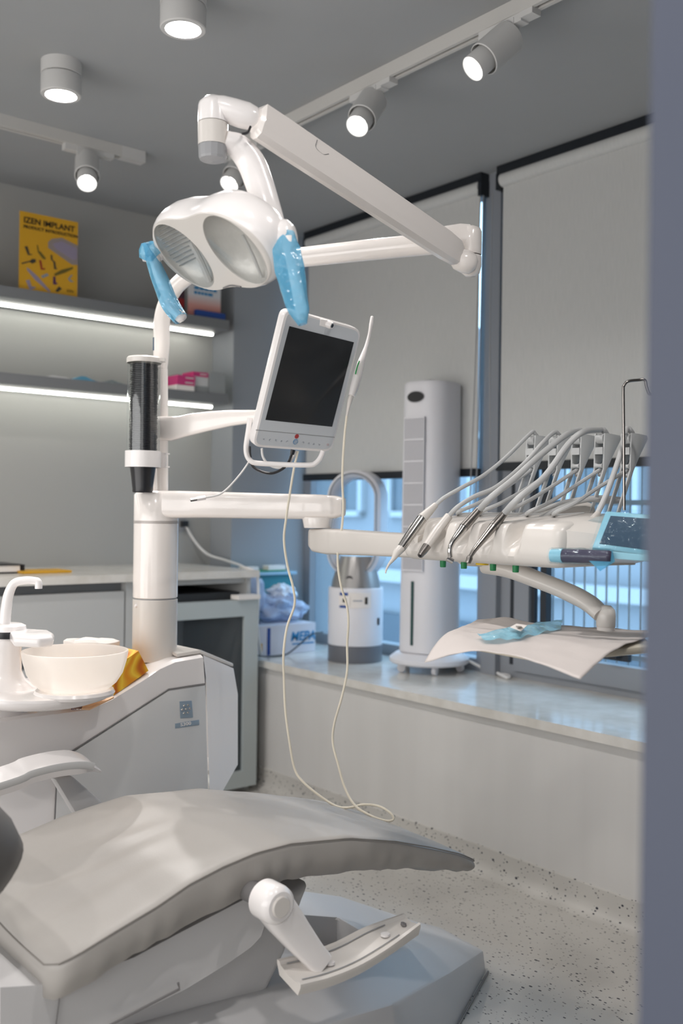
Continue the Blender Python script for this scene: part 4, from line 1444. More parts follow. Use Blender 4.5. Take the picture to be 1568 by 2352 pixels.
# faucet tower left of the bowl
tq = onY(5, 1480, 2.36)
fcx = W(20, 1440, 2.40)
b = bm_new()
rings = []
for z_, w_, o_ in ((0.778, 0.105, -0.02), (0.80, 0.07, -0.02), (0.82, 0.056, -0.015), (0.87, 0.05, -0.01), (0.905, 0.05, -0.005), (0.915, 0.046, 0)):
    c = Vector((fcx.x, fcx.y, 0)) + RT * (o_ - 0.01)
    rings.append([c + RT * (w_ * math.cos(a)) + FW * (w_ * 0.8 * math.sin(a)) + Z_ * z_ for a in np.linspace(0, 2 * PI, 33)[:-1]])
loft(b, rings); bm_to_obj('spout_tower', b, M_white, du, angle=60)
zt = W(20, 1452, 2.40).z
b = bm_new(); lathe(b, [(0, zt - 0.012), (0.041, zt - 0.012), (0.042, zt - 0.002), (0.041, zt + 0.004), (0, zt + 0.004)], (fcx.x, fcx.y, 0) , n=40); bm_to_obj('spout_display', b, M_dark, du)
b = bm_new(); lathe(b, [(0, zt + 0.004), (0.042, zt + 0.004), (0.040, zt + 0.016), (0.03, zt + 0.021), (0, zt + 0.021)], (fcx.x, fcx.y, 0), n=40); bm_to_obj('spout_cap', b, M_white, du)
b = bm_new(); tube(b, [W(11, 1432, 2.4), W(14, 1400, 2.4), W(20, 1365, 2.4), W(33, 1340, 2.4), W(58, 1333, 2.4), W(80, 1334, 2.4), W(88, 1338, 2.4), W(88.5, 1352, 2.4)], [0.0135, 0.0130, 0.0120, 0.0105, 0.0095, 0.0088, 0.009, 0.0088], n=20); bm_to_obj('spout', b, M_white, du, angle=60)
# cup platform
b = bm_new()
cpz = W(95, 1465, 2.34).z
cp = [W(22, 1462, 2.36), W(60, 1447, 2.42), W(112, 1452, 2.40), W(124, 1466, 2.34), W(122, 1478, 2.28), W(90, 1487, 2.25), W(30, 1485, 2.27)]
P = [Vector((p.x, p.y, cpz - 0.012)) for p in cp]
prism(b, P, (0, 0, 0.024), 0.007, 3)
cpo = bm_to_obj('cup_platform', b, M_white, du)
c = sum(P, Vector()) / len(P) + RT * 0.012
b = bm_new(); lathe(b, [(0, 0.0005), (0.026, 0.0005), (0.030, 0.004), (0.032, 0.003)], c + Vector((0, 0, 0.0125)), n=30); bm_to_obj('cup_recess', b, M_white2, cpo)

# tissue box and tissue
tbx = thing('tissue_box', 'yellow petal-patterned tissue box leaning between the basin and the column', 'tissue box', Vector((1.17, 2.42, 0.76)))
mt = Matrix.Translation(Vector((1.172, 2.338, 0.735))) @ Matrix.Rotation(math.radians(-29), 4, 'Y')
b = bm_new(); box(b, (0, 0, 0), (0.112, 0.215, 0.062), 0.002, mtx=mt); bm_to_obj('carton', b, M_tissuebox, tbx)
b = bm_new()
rings = []
tcn = W(210, 1500, 2.60)
for z_, k, o_ in ((-0.012, 0.25, 0.02), (0.004, 0.75, 0.01), (0.018, 1.0, 0.0), (0.030, 1.0, 0.0), (0.036, 0.82, -0.004), (0.038, 0.5, -0.006)):
    rings.append([tcn + RT * (o_ + 0.066 * k * math.cos(a) + 0.006 * math.sin(5 * a + z_ * 60)) + FW * (0.034 * k * math.sin(a) + 0.006 * math.cos(3 * a)) + Z_ * (z_ + 0.0022 * math.sin(4 * a + 1) * k) for a in np.linspace(0, 2 * PI, 25)[:-1]])
loft(b, rings); bm_to_obj('tissue', b, M_paperwhite, tbx, angle=25)
# orange-white packet lying below the basin
b = bm_new(); zz = 0.7145
P = [onZ(138, 1626, zz + 0.01), onZ(205, 1632, zz + 0.004), onZ(262, 1604, zz + 0.03), onZ(215, 1596, zz + 0.02), onZ(150, 1606, zz + 0.01)]
prism(b, P, (0, 0, 0.004), 0.001); o = bm_to_obj('wipes_packet', b, mat('pale_orange_packet', (226, 182, 140), 0.4)); tag(o, 'flat pale orange packet lying half under the basin', 'packet')
b = bm_new(); pq = onZ(170, 1627, zz + 0.016)
prism(b, [onZ(162, 1622, zz + 0.0155), onZ(190, 1622, zz + 0.0155), onZ(186, 1630, zz + 0.0155), onZ(164, 1631, zz + 0.0155)], (0, 0, 0.0008)); pm_ = bm_to_obj('printed_mark', b, M_pv, o)
ta, tb2 = onZ(165, 1629.5, zz + 0.0165), onZ(188, 1629.5, zz + 0.0165)
text('HOL', 0.011, M_white, o, ta, tb2 - ta, Vector((-0.3, 0.95, 0)))

# ================================================================== LAMP POST, ARMS, LAMP HEAD
ol = thing('operating_lamp', 'white twin-lens dental operating lamp on a long jointed arm', 'dental lamp', (cx_, cy_, 1.29))
PR = 0.0205
po_ = W(370, 1125, 2.74)
b = bm_new(); tube(b, [W(369, 1128, 2.745), W(369, 960, 2.745), W(368, 848, 2.745)], 0.0205, n=32, smooth=1); bm_to_obj('lower_post', b, M_arm, ol)
b = bm_new(); tube(b, [W(368, 847, 2.745), W(371, 790, 2.745), W(372, 735, 2.745), W(385, 690, 2.74), W(412, 650, 2.72), W(460, 622, 2.69), W(560, 606, 2.62), W(700, 590, 2.53), W(850, 574, 2.43), W(1000, 559, 2.345)], [0.0195, 0.0225, 0.0225, 0.0225, 0.0225, 0.023, 0.024, 0.025, 0.0255, 0.0255], n=32, smooth=8); bm_to_obj('post_arm', b, M_arm, ol, angle=60)
b = bm_new(); q = W(353, 790, 2.735); box(b, q + Vector((-0.001, -0.004, -0.018)), q + Vector((0.006, 0.004, 0.018)), 0.001); bm_to_obj('sticker', b, M_slate, ol)
# elbow housing
E0 = W(1082, 560, 2.33)
b = bm_new()
lathe(b, [(0, 0.072), (0.012, 0.071), (0.021, 0.066), (0.0245, 0.058), (0.0245, 0.006), (0.0235, 0.004)], W(1081, 590, 2.335) , n=36)
rings = []
for (x, y, t, w_, h_) in ((990, 558, 2.35, 0.024, 0.026), (1020, 550, 2.345, 0.026, 0.031), (1055, 545, 2.34, 0.026, 0.032), (1078, 545, 2.335, 0.024, 0.030)):
    c = W(x, y, t)
    rings.append([c + FW * (w_ * math.cos(a)) + Z_ * (h_ * math.sin(a)) for a in np.linspace(0, 2 * PI, 29)[:-1]])
loft(b, rings); bm_to_obj('elbow_housing', b, M_arm, ol, angle=60)
b = bm_new()
q = W(1081, 592, 2.335)
lathe(b, [(0.0235, 0.004), (0.0245, 0.002), (0.0245, -0.02), (0.021, -0.036), (0.012, -0.043), (0, -0.044)], q, n=36)
lathe(b, [(0, -0.032), (0.015, -0.030), (0.025, -0.018), (0.027, 0.0), (0.024, 0.02), (0.01, 0.03), (0, 0.031)], W(1066, 600, 2.31), (RT * 0.94 - Z_ * 0.33), n=32)
bm_to_obj('elbow_knuckle', b, M_arm, ol, angle=60)
# spring arm : angular section
sA, sB = W(592, 283, 1.87), W(1055, 590, 2.305)
d = (sB - sA).normalized()
ups = (Z_ - d * d.z).normalized(); sd = d.cross(ups).normalized()
if sd.dot(FW) > 0:
    sd = -sd   # towards the camera
b = bm_new()
sec = [(0.030, 0.012), (0.031, -0.018), (0.010, -0.024), (-0.012, -0.023), (-0.027, -0.012), (-0.030, 0.004), (-0.024, 0.018), (-0.005, 0.024), (0.024, 0.020)]
sec = [(0.031, 0.019), (0.002, 0.023), (-0.006, 0.020), (-0.022, 0.017), (-0.029, 0.006), (-0.029, -0.006), (-0.022, -0.016), (0.0, -0.022), (0.031, -0.019)]
rings = []
L_ = (sB - sA).length
for u, k in ((-0.01, 0.7), (0.0, 1.0), (0.1, 1.02), (0.5, 1.0), (0.9, 0.95), (0.97, 0.85), (1.0, 0.6)):
    c = sA + d * (L_ * u)
    rings.append([c + ups * (a * k * 1.08) + sd * (w_ * k) for a, w_ in sec])
loft(b, rings); bm_to_obj('spring_arm', b, M_arm, ol, angle=28)
b = bm_new(); q = sA + d * 0.13 + sd * 0.022 + ups * 0.012
tube(b, [q + ups * 0.016, q, q - ups * 0.004 + d * 0.02, q + ups * 0.004 + d * 0.035], 0.0008, n=5); bm_to_obj('panel_seam', b, M_seam, ol)
# upper joint
J = W(489, 300, 1.87)
b = bm_new()
zt_ = W(489, 225, 1.87).z - J.z; zb_ = W(489, 284, 1.87).z - J.z
lathe(b, [(0, zt_ + 0.004), (0.015, zt_ + 0.001), (0.0265, zt_ - 0.010), (0.028, zt_ - 0.016), (0.0285, zb_)], J, n=40)
rings = []
for (x, y, t, w_, h_) in ((490, 243, 1.87, 0.025, 0.018), (515, 251, 1.87, 0.026, 0.024), (545, 260, 1.87, 0.026, 0.0255), (575, 268, 1.875, 0.025, 0.025), (592, 272, 1.875, 0.021, 0.020), (600, 275, 1.875, 0.010, 0.012)):
    c = W(x, y, t)
    rings.append([c + FW * (w_ * math.cos(a)) + Z_ * (h_ * math.sin(a)) for a in np.linspace(0, 2 * PI, 29)[:-1]])
loft(b, rings); bm_to_obj('joint_cap', b, M_white, ol, angle=60)
z1_ = W(489, 336, 1.87).z - J.z; z2_ = W(489, 366, 1.87).z - J.z
b = bm_new(); lathe(b, [(0.0283, zb_ - 0.001), (0.0275, z1_)], J, n=40); lathe(b, [(0.0285, zb_), (0.027, zb_)], J, n=40); bm_to_obj('joint_sleeve', b, M_white2, ol)
b = bm_new(); lathe(b, [(0.0272, z1_), (0.026, z2_ + 0.003), (0.0245, z2_ - 0.001), (0, z2_ - 0.004)], J, n=14); bm_to_obj('tension_knob', b, M_gray, ol, angle=10)
b = bm_new(); q = W(569, 296, 1.85); tube(b, [q + Vector((-0.012, 0, -0.012)), q + Vector((0, 0, -0.006)), q + Vector((0.006, 0, 0.006))], 0.0025, n=6); bm_to_obj('joint_slot', b, M_dark, ol)
# yoke
b = bm_new()
tube(b, [W(515, 322, 1.87), W(545, 336, 1.88), W(575, 372, 1.89), W(598, 430, 1.89), W(618, 490, 1.88), W(636, 545, 1.85)], [0.020, 0.024, 0.027, 0.027, 0.025, 0.022], n=20, smooth=8, flat=(1.0, 0.8), up=RT)
bm_to_obj('yoke', b, M_white, ol, angle=50)

# lamp head local frame (camera-independent real pose)
def cv(r_, u_, f_):
    return (RT * r_ + UP * u_ + FW * f_)


Nn = cv(-0.573, -0.745, -0.36).normalized()
E1 = W(543, 573, 1.8025) - W(424, 588, 1.9375); E1 = (E1 - Nn * E1.dot(Nn)).normalized()
E2 = E1.cross(Nn).normalized()
if E2.z < 0:
    E2 = -E2
HC = (W(543, 573, 1.8025) + W(424, 588, 1.9375)) / 2


def HL(x, y, z=0.0):
    return HC + E1 * x + E2 * y - Nn * z


def hout(k, z, ins=0.0, tx_=0.0):
    pts = []
    for i in range(72):
        a = 2 * PI * i / 72
        # two-lobe outline
        x = 0.182 * math.cos(a)
        s = math.sin(a)
        env = 0.090 - 0.0
        w_ = math.sqrt(max(0, 1 - abs(math.cos(a)) ** 2.6)) * 0.095
        waist = 1 - 0.13 * math.exp(-(x / 0.06) ** 2)
        y = math.copysign(w_ * waist, s)
        pts.append(HL((x + tx_) * k, y * k + 0.0, z * (1 - (0.0 * math.exp(-(x * k / 0.05) ** 2) if z > 0.04 else 0))))
    return pts


b = bm_new()
rings = [hout(0.96, 0.0), hout(1.0, 0.006), hout(1.03, 0.018), hout(1.035, 0.032), hout(1.0, 0.052), hout(0.90, 0.072), hout(0.72, 0.088), hout(0.48, 0.097), hout(0.2, 0.10), hout(0.004, 0.101)]
loft(b, rings, cap=False)
head = bm_to_obj('lamp_head', b, M_white, ol, angle=70)
b = bm_new()
from mathutils.geometry import tessellate_polygon
loft(b, [hout(0.962, 0.0005), hout(0.945, -0.003)], cap=False)
RX, RY = 0.069, 0.076
op = hout(0.945, -0.003)
hs = [[HL(s_ + RX * math.cos(a), RY * math.sin(a), -0.003) for a in np.linspace(0, 2 * PI, 49)[:-1]] for s_ in (-0.089, 0.089)]
tri = tessellate_polygon([op] + hs)
allp = op + hs[0] + hs[1]
b2 = bmesh.new()
tv = [b2.verts.new(p) for p in allp]
for t_ in tri:
    try:
        b2.faces.new([tv[i] for i in t_])
    except ValueError:
        pass
merge(b, b2)
bmesh.ops.remove_doubles(b, verts=b.verts, dist=0.0002)
bm_to_obj('front_bezel', b, M_white2, ol, angle=60)
for sx_ in (-0.089, 0.089):
    o_ = []
    rx, ry = 0.069, 0.076
    b = bm_new()
    rings = []
    for k, z_ in ((1.005, -0.0005), (0.99, 0.006), (0.93, 0.014), (0.8, 0.024), (0.5, 0.035), (0.15, 0.040), (0.003, 0.041)):
        rings.append([HL(sx_ + rx * k * math.cos(a), ry * k * math.sin(a), z_ - 0.003) for a in np.linspace(0, 2 * PI, 49)[:-1]])
    loft(b, rings, cap=False)
    lr = bm_to_obj('reflector', b, M_lens, ol, angle=60)
    b = bm_new()
    rings = [[HL(sx_ + rx * k * math.cos(a), ry * k * math.sin(a), z_) for a in np.linspace(0, 2 * PI, 49)[:-1]] for k, z_ in ((0.995, -0.002), (0.7, -0.006), (0.3, -0.008), (0.05, -0.0085))]
    loft(b, rings, cap=True); bm_to_obj('lens_cover', b, M_lensglass, lr, angle=60)
    b = bm_new()
    tube(b, [HL(sx_ + 0.004, 0.012, 0.026), HL(sx_ + 0.006, -0.03, 0.018), HL(sx_ + 0.008, -0.068, 0.006)], 0.006 if sx_ < 0 else 0.003, n=8, smooth=2)
    bm_to_obj('lens_rib', b, M_ltgray, lr)
    if sx_ > 0:
        continue
    b = bm_new()
    for k in range(11):
        yy = -0.045 + k * 0.009 + (0.02 if sx_ < 0 else -0.01)
        if abs(yy) > 0.066:
            continue
        xw = 0.069 * math.sqrt(1 - (yy / 0.076) ** 2) * 0.9
        zz_ = 0.020 * (1 - (yy / 0.076) ** 2)
        tube(b, [HL(sx_ - xw, yy, 0.006), HL(sx_ - xw * 0.5, yy, zz_ + 0.008), HL(sx_ - 0.01, yy, zz_ + 0.014)], 0.0011, n=5, smooth=3)
    o_ = bm_to_obj('prism_lines', b, M_gray, lr)
    o_['kind'] = 'stuff'

b = bm_new(); tube(b, [HL(0.03, -0.078, -0.0045), HL(0.0, -0.0735, -0.0045), HL(-0.03, -0.078, -0.0045)], 0.0015, n=6); bm_to_obj('sensor_slot', b, M_seam, ol)
# handle hinges and handles with blue film
for side in (1, -1):
    if side == 1:
        c = W(640, 548, 1.77)
        b = bm_new(); lathe(b, [(0, -0.036), (0.02, -0.030), (0.031, -0.014), (0.034, 0.003), (0.030, 0.02), (0.018, 0.030), (0.015, 0.0305), (0, 0.0300)], c, (RT * 0.85 + FW * -0.2 + Z_ * 0.1), n=36); bm_to_obj('handle_hinge', b, M_white, ol, angle=60)
        hp = [W(661, 548, 1.75), W(668, 590, 1.745), W(680, 650, 1.74), W(694, 722, 1.735)]
        rr_ = [0.0140, 0.0105, 0.0105, 0.011]
    else:
        c = W(356, 580, 2.0)
        b = bm_new(); lathe(b, [(0, -0.03), (0.018, -0.024), (0.022, 0.0), (0.012, 0.02), (0, 0.022)], c, RT, n=30); bm_to_obj('handle_hinge', b, M_white, ol, angle=60)
        hp = [W(350, 575, 1.99), W(366, 632, 1.99), W(392, 695, 1.985), W(414, 727, 1.98)]
        rr_ = [0.0115, 0.0115, 0.0115, 0.0125]
    b = bm_new(); tube(b, hp, rr_, n=20); lathe(b, [(rr_[-1], 0), (rr_[-1] * 0.8, rr_[-1] * 0.6), (0, rr_[-1] * 0.95)], hp[-1], (hp[-1] - hp[-2]), n=20)
    bm_to_obj('handle', b, M_white, ol, angle=60)
    # barrier film sleeve: flat, slightly pleated tube
    if side == 1:
        fp_ = [W(652, 538, 1.75), W(655, 600, 1.74), W(668, 660, 1.735), W(681, 712, 1.73), W(690, 742, 1.73)]
        wd = [0.014, 0.030, 0.027, 0.026, 0.013]
        fp_ = [W(664, 534, 1.75), W(658, 570, 1.745), W(665, 620, 1.74), W(676, 670, 1.735), W(687, 715, 1.73), W(695, 745, 1.73)]
        wd = [0.010, 0.025, 0.026, 0.022, 0.018, 0.008]
    else:
        fp_ = [W(341, 562, 1.995), W(352, 600, 1.99), W(370, 650, 1.99), W(392, 700, 1.985), W(414, 732, 1.98)]
        wd = [0.013, 0.014, 0.017, 0.018, 0.015]
    b = bm_new()
    C_ = catmull(fp_, 7)
    rings = []
    m_ = len(C_)
    for i, p in enumerate(C_):
        u = i / (m_ - 1)
        w_ = interp(u, np.linspace(0, 1, len(wd)), wd)
        t = (C_[min(i + 1, m_ - 1)] - C_[max(i - 1, 0)]).normalized()
        s1 = (RT - t * RT.dot(t)).normalized(); s2 = t.cross(s1)
        if side == -1 and u > 0.93:
            w_ *= 1.0
        ring = []
        for k in range(24):
            a = 2 * PI * k / 24
            wr = 1 + 0.10 * noise.noise(Vector((math.cos(a) * 2, math.sin(a) * 2, u * 5 + side * 9)))
            ring.append(p + s1 * (w_ * math.cos(a) * wr) + s2 * ((0.0125 if side == 1 else 0.0165) * math.sin(a) * wr * (1 + 0.2 * math.sin(3 * a + 9 * u))))
        rings.append(ring)
    loft(b, rings, cap=False); bm_to_obj('film_sleeve', b, M_film if side == 1 else M_film, ol, angle=50)
b = bm_new()
bmesh.ops.create_icosphere(b, subdivisions=2, radius=0.015)
c = W(345, 577, 1.99)
for v in b.verts:
    v.co = v.co * (1 + 0.6 * noise.noise(v.co * 130)) * Vector((1, 1, 1.5)).length / 1.5 + c
bm_to_obj('film_knot', b, M_filmthin, ol, angle=10)

# ================================================================== SWIVEL ARMS AND INSTRUMENT CONSOLE
dc = thing('delivery_console', 'white instrument console with five hose arms on a two-piece swivel arm', 'instrument console', (1.70, 1.50, 1.10))


def boxy(a, c, w_, h0, h1, k=0.5, n=24):
    """rounded-box section at point a; c = side dir, w_ half width, h0/h1 below/above"""
    out = []
    for i in range(n):
        t = 2 * PI * i / n
        s, co_ = math.sin(t), math.cos(t)
        x = w_ * math.copysign(abs(co_) ** k, co_)
        z = (h0 + h1) / 2 + (h1 - h0) / 2 * math.copysign(abs(s) ** k, s)
        out.append(a + c * x + Z_ * z)
    return out


def hz(py, t, px=600):
    return W(px, py, t).z


# hub on the column
b = bm_new(); za, zb2 = hz(1192, 2.74, 366), hz(1132, 2.74, 366)
lathe(b, [(0, zb2), (CR - 0.006, zb2), (CR, zb2 - 0.006), (CR, 1.172), (0, 1.172)], (cx_, cy_, 0), n=56)
J1 = W(752, 1160, 2.62); J1.z = 0
A0 = Vector((cx_, cy_, 0)); dA = (J1 - A0).normalized(); sA_ = Vector((-dA.y, dA.x, 0))
rings = []
LA = (J1 - A0).length
for u, w_, lo_, hi_ in ((0.0, 0.045, 1.195, 1.262), (0.12, 0.05, 1.187, 1.262), (0.3, 0.045, 1.189, 1.261), (0.7, 0.042, 1.189, 1.257), (0.97, 0.040, 1.190, 1.255), (1.05, 0.035, 1.193, 1.252), (1.09, 0.024, 1.20, 1.247)):
    rings.append(boxy(A0 + dA * (LA * u), sA_, w_, lo_, hi_, 0.42))
loft(b, rings)
bm_to_obj('upper_arm', b, M_arm, dc, angle=45)
b = bm_new(); zj1 = hz(1190, 2.62); zj2 = hz(1210, 2.62)
lathe(b, [(0.040, zj1 + 0.004), (0.041, zj1), (0.036, zj2 - 0.001)], W(745, 0, 2.62) * 1 - Vector((0, 0, W(745, 0, 2.62).z)), n=36, cap=True); bm_to_obj('arm_joint', b, M_arm, dc)
b = bm_new()
K0 = W(750, 1240, 2.62); K1 = W(965, 1245, 2.34); K0.z = 0; K1.z = 0
dK = (K1 - K0).normalized(); sK = Vector((-dK.y, dK.x, 0)); LK = (K1 - K0).length
rings = []
zlo, zhi = hz(1271, 2.6), hz(1212, 2.6)
for u, w_, lo_, hi_ in ((-0.13, 0.02, zlo + 0.03, zhi - 0.002), (-0.10, 0.034, zlo + 0.014, zhi), (-0.04, 0.042, zlo + 0.004, zhi), (0.1, 0.044, zlo, zhi), (0.6, 0.042, zlo + 0.004, zhi - 0.004), (1.1, 0.042, zlo + 0.006, zhi - 0.006)):
    rings.append(boxy(K0 + dK * (LK * u), sK, w_, lo_, hi_, 0.35))
loft(b, rings); bm_to_obj('lower_arm', b, M_white2, dc, angle=45)

# console body, section swept along Y with scallops
CYa, CYb = 1.245, 1.70
val = [onX(px, 1215, 1.58).y for px in (960, 1010, 1064, 1120, 1182)]
b = bm_new()
rings = []
NYc = 110
for i in range(NYc + 1):
    y = CYb + (CYa - CYb) * i / NYc
    e = min(1.0, min(abs(y - CYa), abs(y - CYb)) / 0.028)
    k = math.sqrt(max(0.0, 1 - (1 - e) ** 2))
    ins = 0.022 * (1 - k)
    g = max([math.exp(-((y - v) / 0.0185) ** 6) for v in val])
    rec = 0.052 * g
    rings.append([Vector((1.590 + ins, y, 1.104 + ins * 0.3)), Vector((1.573 + ins, y, 1.112 + ins * 0.3)), Vector((1.568 + ins, y, 1.124)), Vector((1.568 + ins + rec * 0.15, y, 1.138)), Vector((1.572 + ins + rec * 0.8, y, 1.158)), Vector((1.578 + ins + rec, y, 1.176 - rec * 0.1)),
                  Vector((1.586 + ins + rec * 1.1, y, 1.188 - rec * 0.25 - ins * 0.3)), Vector((1.605 + ins + rec * 0.6, y, 1.195 - rec * 0.3 - ins * 0.4)), Vector((1.64, y, 1.198 - rec * 0.2 - ins * 0.5)), Vector((1.70, y, 1.203 - ins * 0.5)), Vector((1.80, y, 1.214 - ins * 0.5)), Vector((1.86 - ins, y, 1.205 - ins)), Vector((1.868 - ins, y, 1.15)), Vector((1.84 - ins, y, 1.106))])
loft(b, rings); con = bm_to_obj('console_body', b, M_white2, dc, angle=50)
# right-hand end piece (towards the door) with a facetted shape
b = bm_new()
P = [(1243, 1204), (1277, 1212), (1292, 1226), (1270, 1250), (1256, 1300), (1230, 1302)]
pa = Vector((1.60, 1.247, 1.15))
rings = []
sec = [(1.60, 1.112), (1.585, 1.125), (1.592, 1.18), (1.64, 1.202), (1.80, 1.215), (1.86, 1.20), (1.86, 1.12), (1.83, 1.108)]
for y, s in ((1.30, 1.0), (1.248, 0.98), (1.22, 0.86), (1.195, 0.70)):
    cxx, czz = 1.73, 1.155
    rings.append([Vector((cxx + (x - cxx) * s, y, czz + (z - czz) * s)) for x, z in sec])
loft(b, rings); bm_to_obj('end_piece', b, M_white2, dc, angle=20)
b = bm_new()
P = [W(1225, 1195, 2.2), W(1262, 1175, 2.22), W(1300, 1160, 2.24), W(1340, 1152, 2.25), W(1368, 1156, 2.25), W(1372, 1200, 2.25), W(1330, 1235, 2.22), W(1290, 1232, 2.2)]
prism(b, P, FW * 0.14, 0.012, 3); bm_to_obj('rear_hood', b, M_white2, dc, angle=35)
# clear film over the end
b = bm_new(); P = [W(1283, 1222, 2.0), W(1330, 1203, 2.02), W(1390, 1180, 2.0), W(1375, 1240, 1.98), W(1300, 1262, 1.97), W(1268, 1264, 1.97)]
prism(b, P, FW * 0.002); bm_to_obj('film_cover', b, M_clearfilm, dc)
# knobs below
for px, m_ in ((1017, M_green), (1065, M_green), (1132, M_green), (1184, M_green)):
    q = onX(px, 1300, 1.615)
    b = bm_new(); lathe(b, [(0, -0.012), (0.0062, -0.012), (0.0068, -0.010), (0.0072, 0.008), (0, 0.008)], Vector((q.x, q.y, 1.100)), n=18); bm_to_obj('flow_knob', b, m_, dc)
q = onX(1107, 1298, 1.63); b = bm_new(); lathe(b, [(0, -0.003), (0.014, -0.003), (0.015, 0.004), (0, 0.004)], Vector((q.x, q.y, 1.101)), n=26); bm_to_obj('dial', b, M_yellowk, dc)
b = bm_new(); q = onX(1110, 1302, 1.70); lathe(b, [(0, -0.006), (0.05, -0.005), (0.06, 0.002), (0.06, 0.01), (0, 0.01)], Vector((q.x, q.y, 1.097)), n=40); bm_to_obj('underside_hub', b, M_white2, dc)
# tray arm
b = bm_new()
tp = [W(1115, 1298, 2.26), W(1170, 1308, 2.22), W(1235, 1332, 2.17), W(1300, 1358, 2.12), W(1350, 1384, 2.08), W(1382, 1412, 2.05)]
tube(b, tp, [0.026, 0.026, 0.025, 0.024, 0.025, 0.024, 0.0215], n=20, smooth=6, flat=(0.75, 1.0), up=Z_)
bm_to_obj('tray_arm', b, M_white2, dc, angle=50)
q = W(1391, 1412, 2.05)
b = bm_new(); TZ = 0.972
lathe(b, [(0, q.z + 0.020), (0.010, q.z + 0.019), (0.0185, q.z + 0.010), (0.0205, q.z - 0.002), (0.0195, TZ + 0.012), (0.019, TZ + 0.010)], (q.x, q.y, 0), n=30)
bm_to_obj('tray_arm_elbow', b, M_white2, dc, angle=50)
b = bm_new(); lathe(b, [(0.0185, TZ + 0.012), (0.0175, TZ - 0.002)], (q.x, q.y, 0), n=30, cap=True); bm_to_obj('tray_pin', b, M_arm, dc)

# whip arms
def whip(px, py, parent, proto=None):
    top = onX(px, py, 1.915)
    base = Vector((1.845, top.y + 0.004, 1.20))
    if proto is not None:
        c = proto[0].copy(); COL.objects.link(c); c.parent = parent; c.location = top - proto[1]
        for g_ in proto[0].children:
            d_ = g_.copy(); COL.objects.link(d_); d_.parent = c
        return top
    b = bm_new()
    for s_, o_ in ((-1, 0.0), (1, 0.0)):
        y = top.y + s_ * 0.0125
        pr = [(top.x - 0.010, top.z + 0.012), (top.x + 0.015, top.z + 0.012), (top.x + 0.048, top.z + 0.010), (top.x + 0.052, top.z + 0.002), (top.x + 0.020, top.z - 0.040), (top.x + 0.000, top.z - 0.070), (base.x + 0.008, base.z), (base.x - 0.003, base.z), (top.x - 0.013, top.z - 0.070), (top.x - 0.012, top.z - 0.02)]
        prism(b, [(x, y - 0.002, z) for x, z in pr], (0, 0.004, 0), 0.001)
    box(b, (top.x - 0.016, top.y - 0.012, top.z - 0.036), (top.x - 0.002, top.y + 0.012, top.z - 0.020), 0.002)
    w = bm_to_obj('hose_arm', b, M_holder, parent, angle=30)
    b = bm_new(); lathe(b, [(0, -0.0095), (0.011, -0.0095), (0.0115, -0.006), (0.0115, 0.006), (0.011, 0.0095), (0, 0.0095)], top + Vector((-0.003, 0, 0)), (0, 1, 0), n=24); bm_to_obj('roller', b, M_holder, w)
    b = bm_new(); lathe(b, [(0.0065, -0.0102), (0.0042, -0.004), (0.0042, 0.004), (0.0065, 0.0102)], top + Vector((-0.010, 0, -0.062)), (0, 1, 0), n=16, cap=True); bm_to_obj('lower_roller', b, M_holder, w)
    return (w, top)


pr_ = whip(1225, 1012, dc)
tops = [pr_[1]]
for px, py in ((1277, 1012), (1330, 1010), (1383, 1008), (1444, 1008)):
    tops.append(whip(px, py, dc, pr_))
# hoses lying over the console top towards the rear
b = bm_new()
for k in range(5):
    y = val[k] - 0.01
    P = [tops[k] + Vector((-0.005, 0, -0.07)), Vector((1.83, tops[k].y + 0.02, 1.27)), Vector((1.74, lerp(tops[k].y, y, 0.4), 1.235)), Vector((1.70, lerp(tops[k].y, y, 0.7) + 0.01, 1.215)), Vector((1.74, y + 0.03, 1.208)), Vector((1.82, y + 0.02, 1.212))]
    bb_ = bm_new(); tube(bb_, P, 0.0046, n=8); bm_to_obj('return_hose', bb_, M_hose, dc)
bb_ = bm_new(); tube(bb_, [W(1240, 1190, 2.2), W(1290, 1165, 2.22), W(1350, 1148, 2.23), W(1400, 1152, 2.25), W(1425, 1150, 2.27)], 0.0055, n=10); bm_to_obj('return_hose', bb_, M_hose, dc)
bb_ = bm_new(); tube(bb_, [W(1180, 1192, 2.25), W(1230, 1175, 2.27), W(1300, 1153, 2.28), W(1370, 1143, 2.28), W(1425, 1147, 2.29)], 0.0055, n=10); bm_to_obj('return_hose', bb_, M_hose, dc)
b.free()

# instruments
def inst_pts(pxs, Y):
    return [onY(x, y, Y) for x, y in pxs]


def hose(name_parent, start, pts, top, r):
    """from the handpiece end over the arm's roller and down behind"""
    P = [start] + pts + [top + Vector((-0.012, 0, 0.012 + r)), top + Vector((0.004, 0, 0.013 + r)), top + Vector((0.02, 0, -0.002)), top + Vector((0.012, 0, -0.05)), top + Vector((-0.006, 0, -0.085))]
    b = bm_new(); tube(b, P, r, n=10, smooth=6); return bm_to_obj('hose', b, M_hose, name_parent, angle=80)


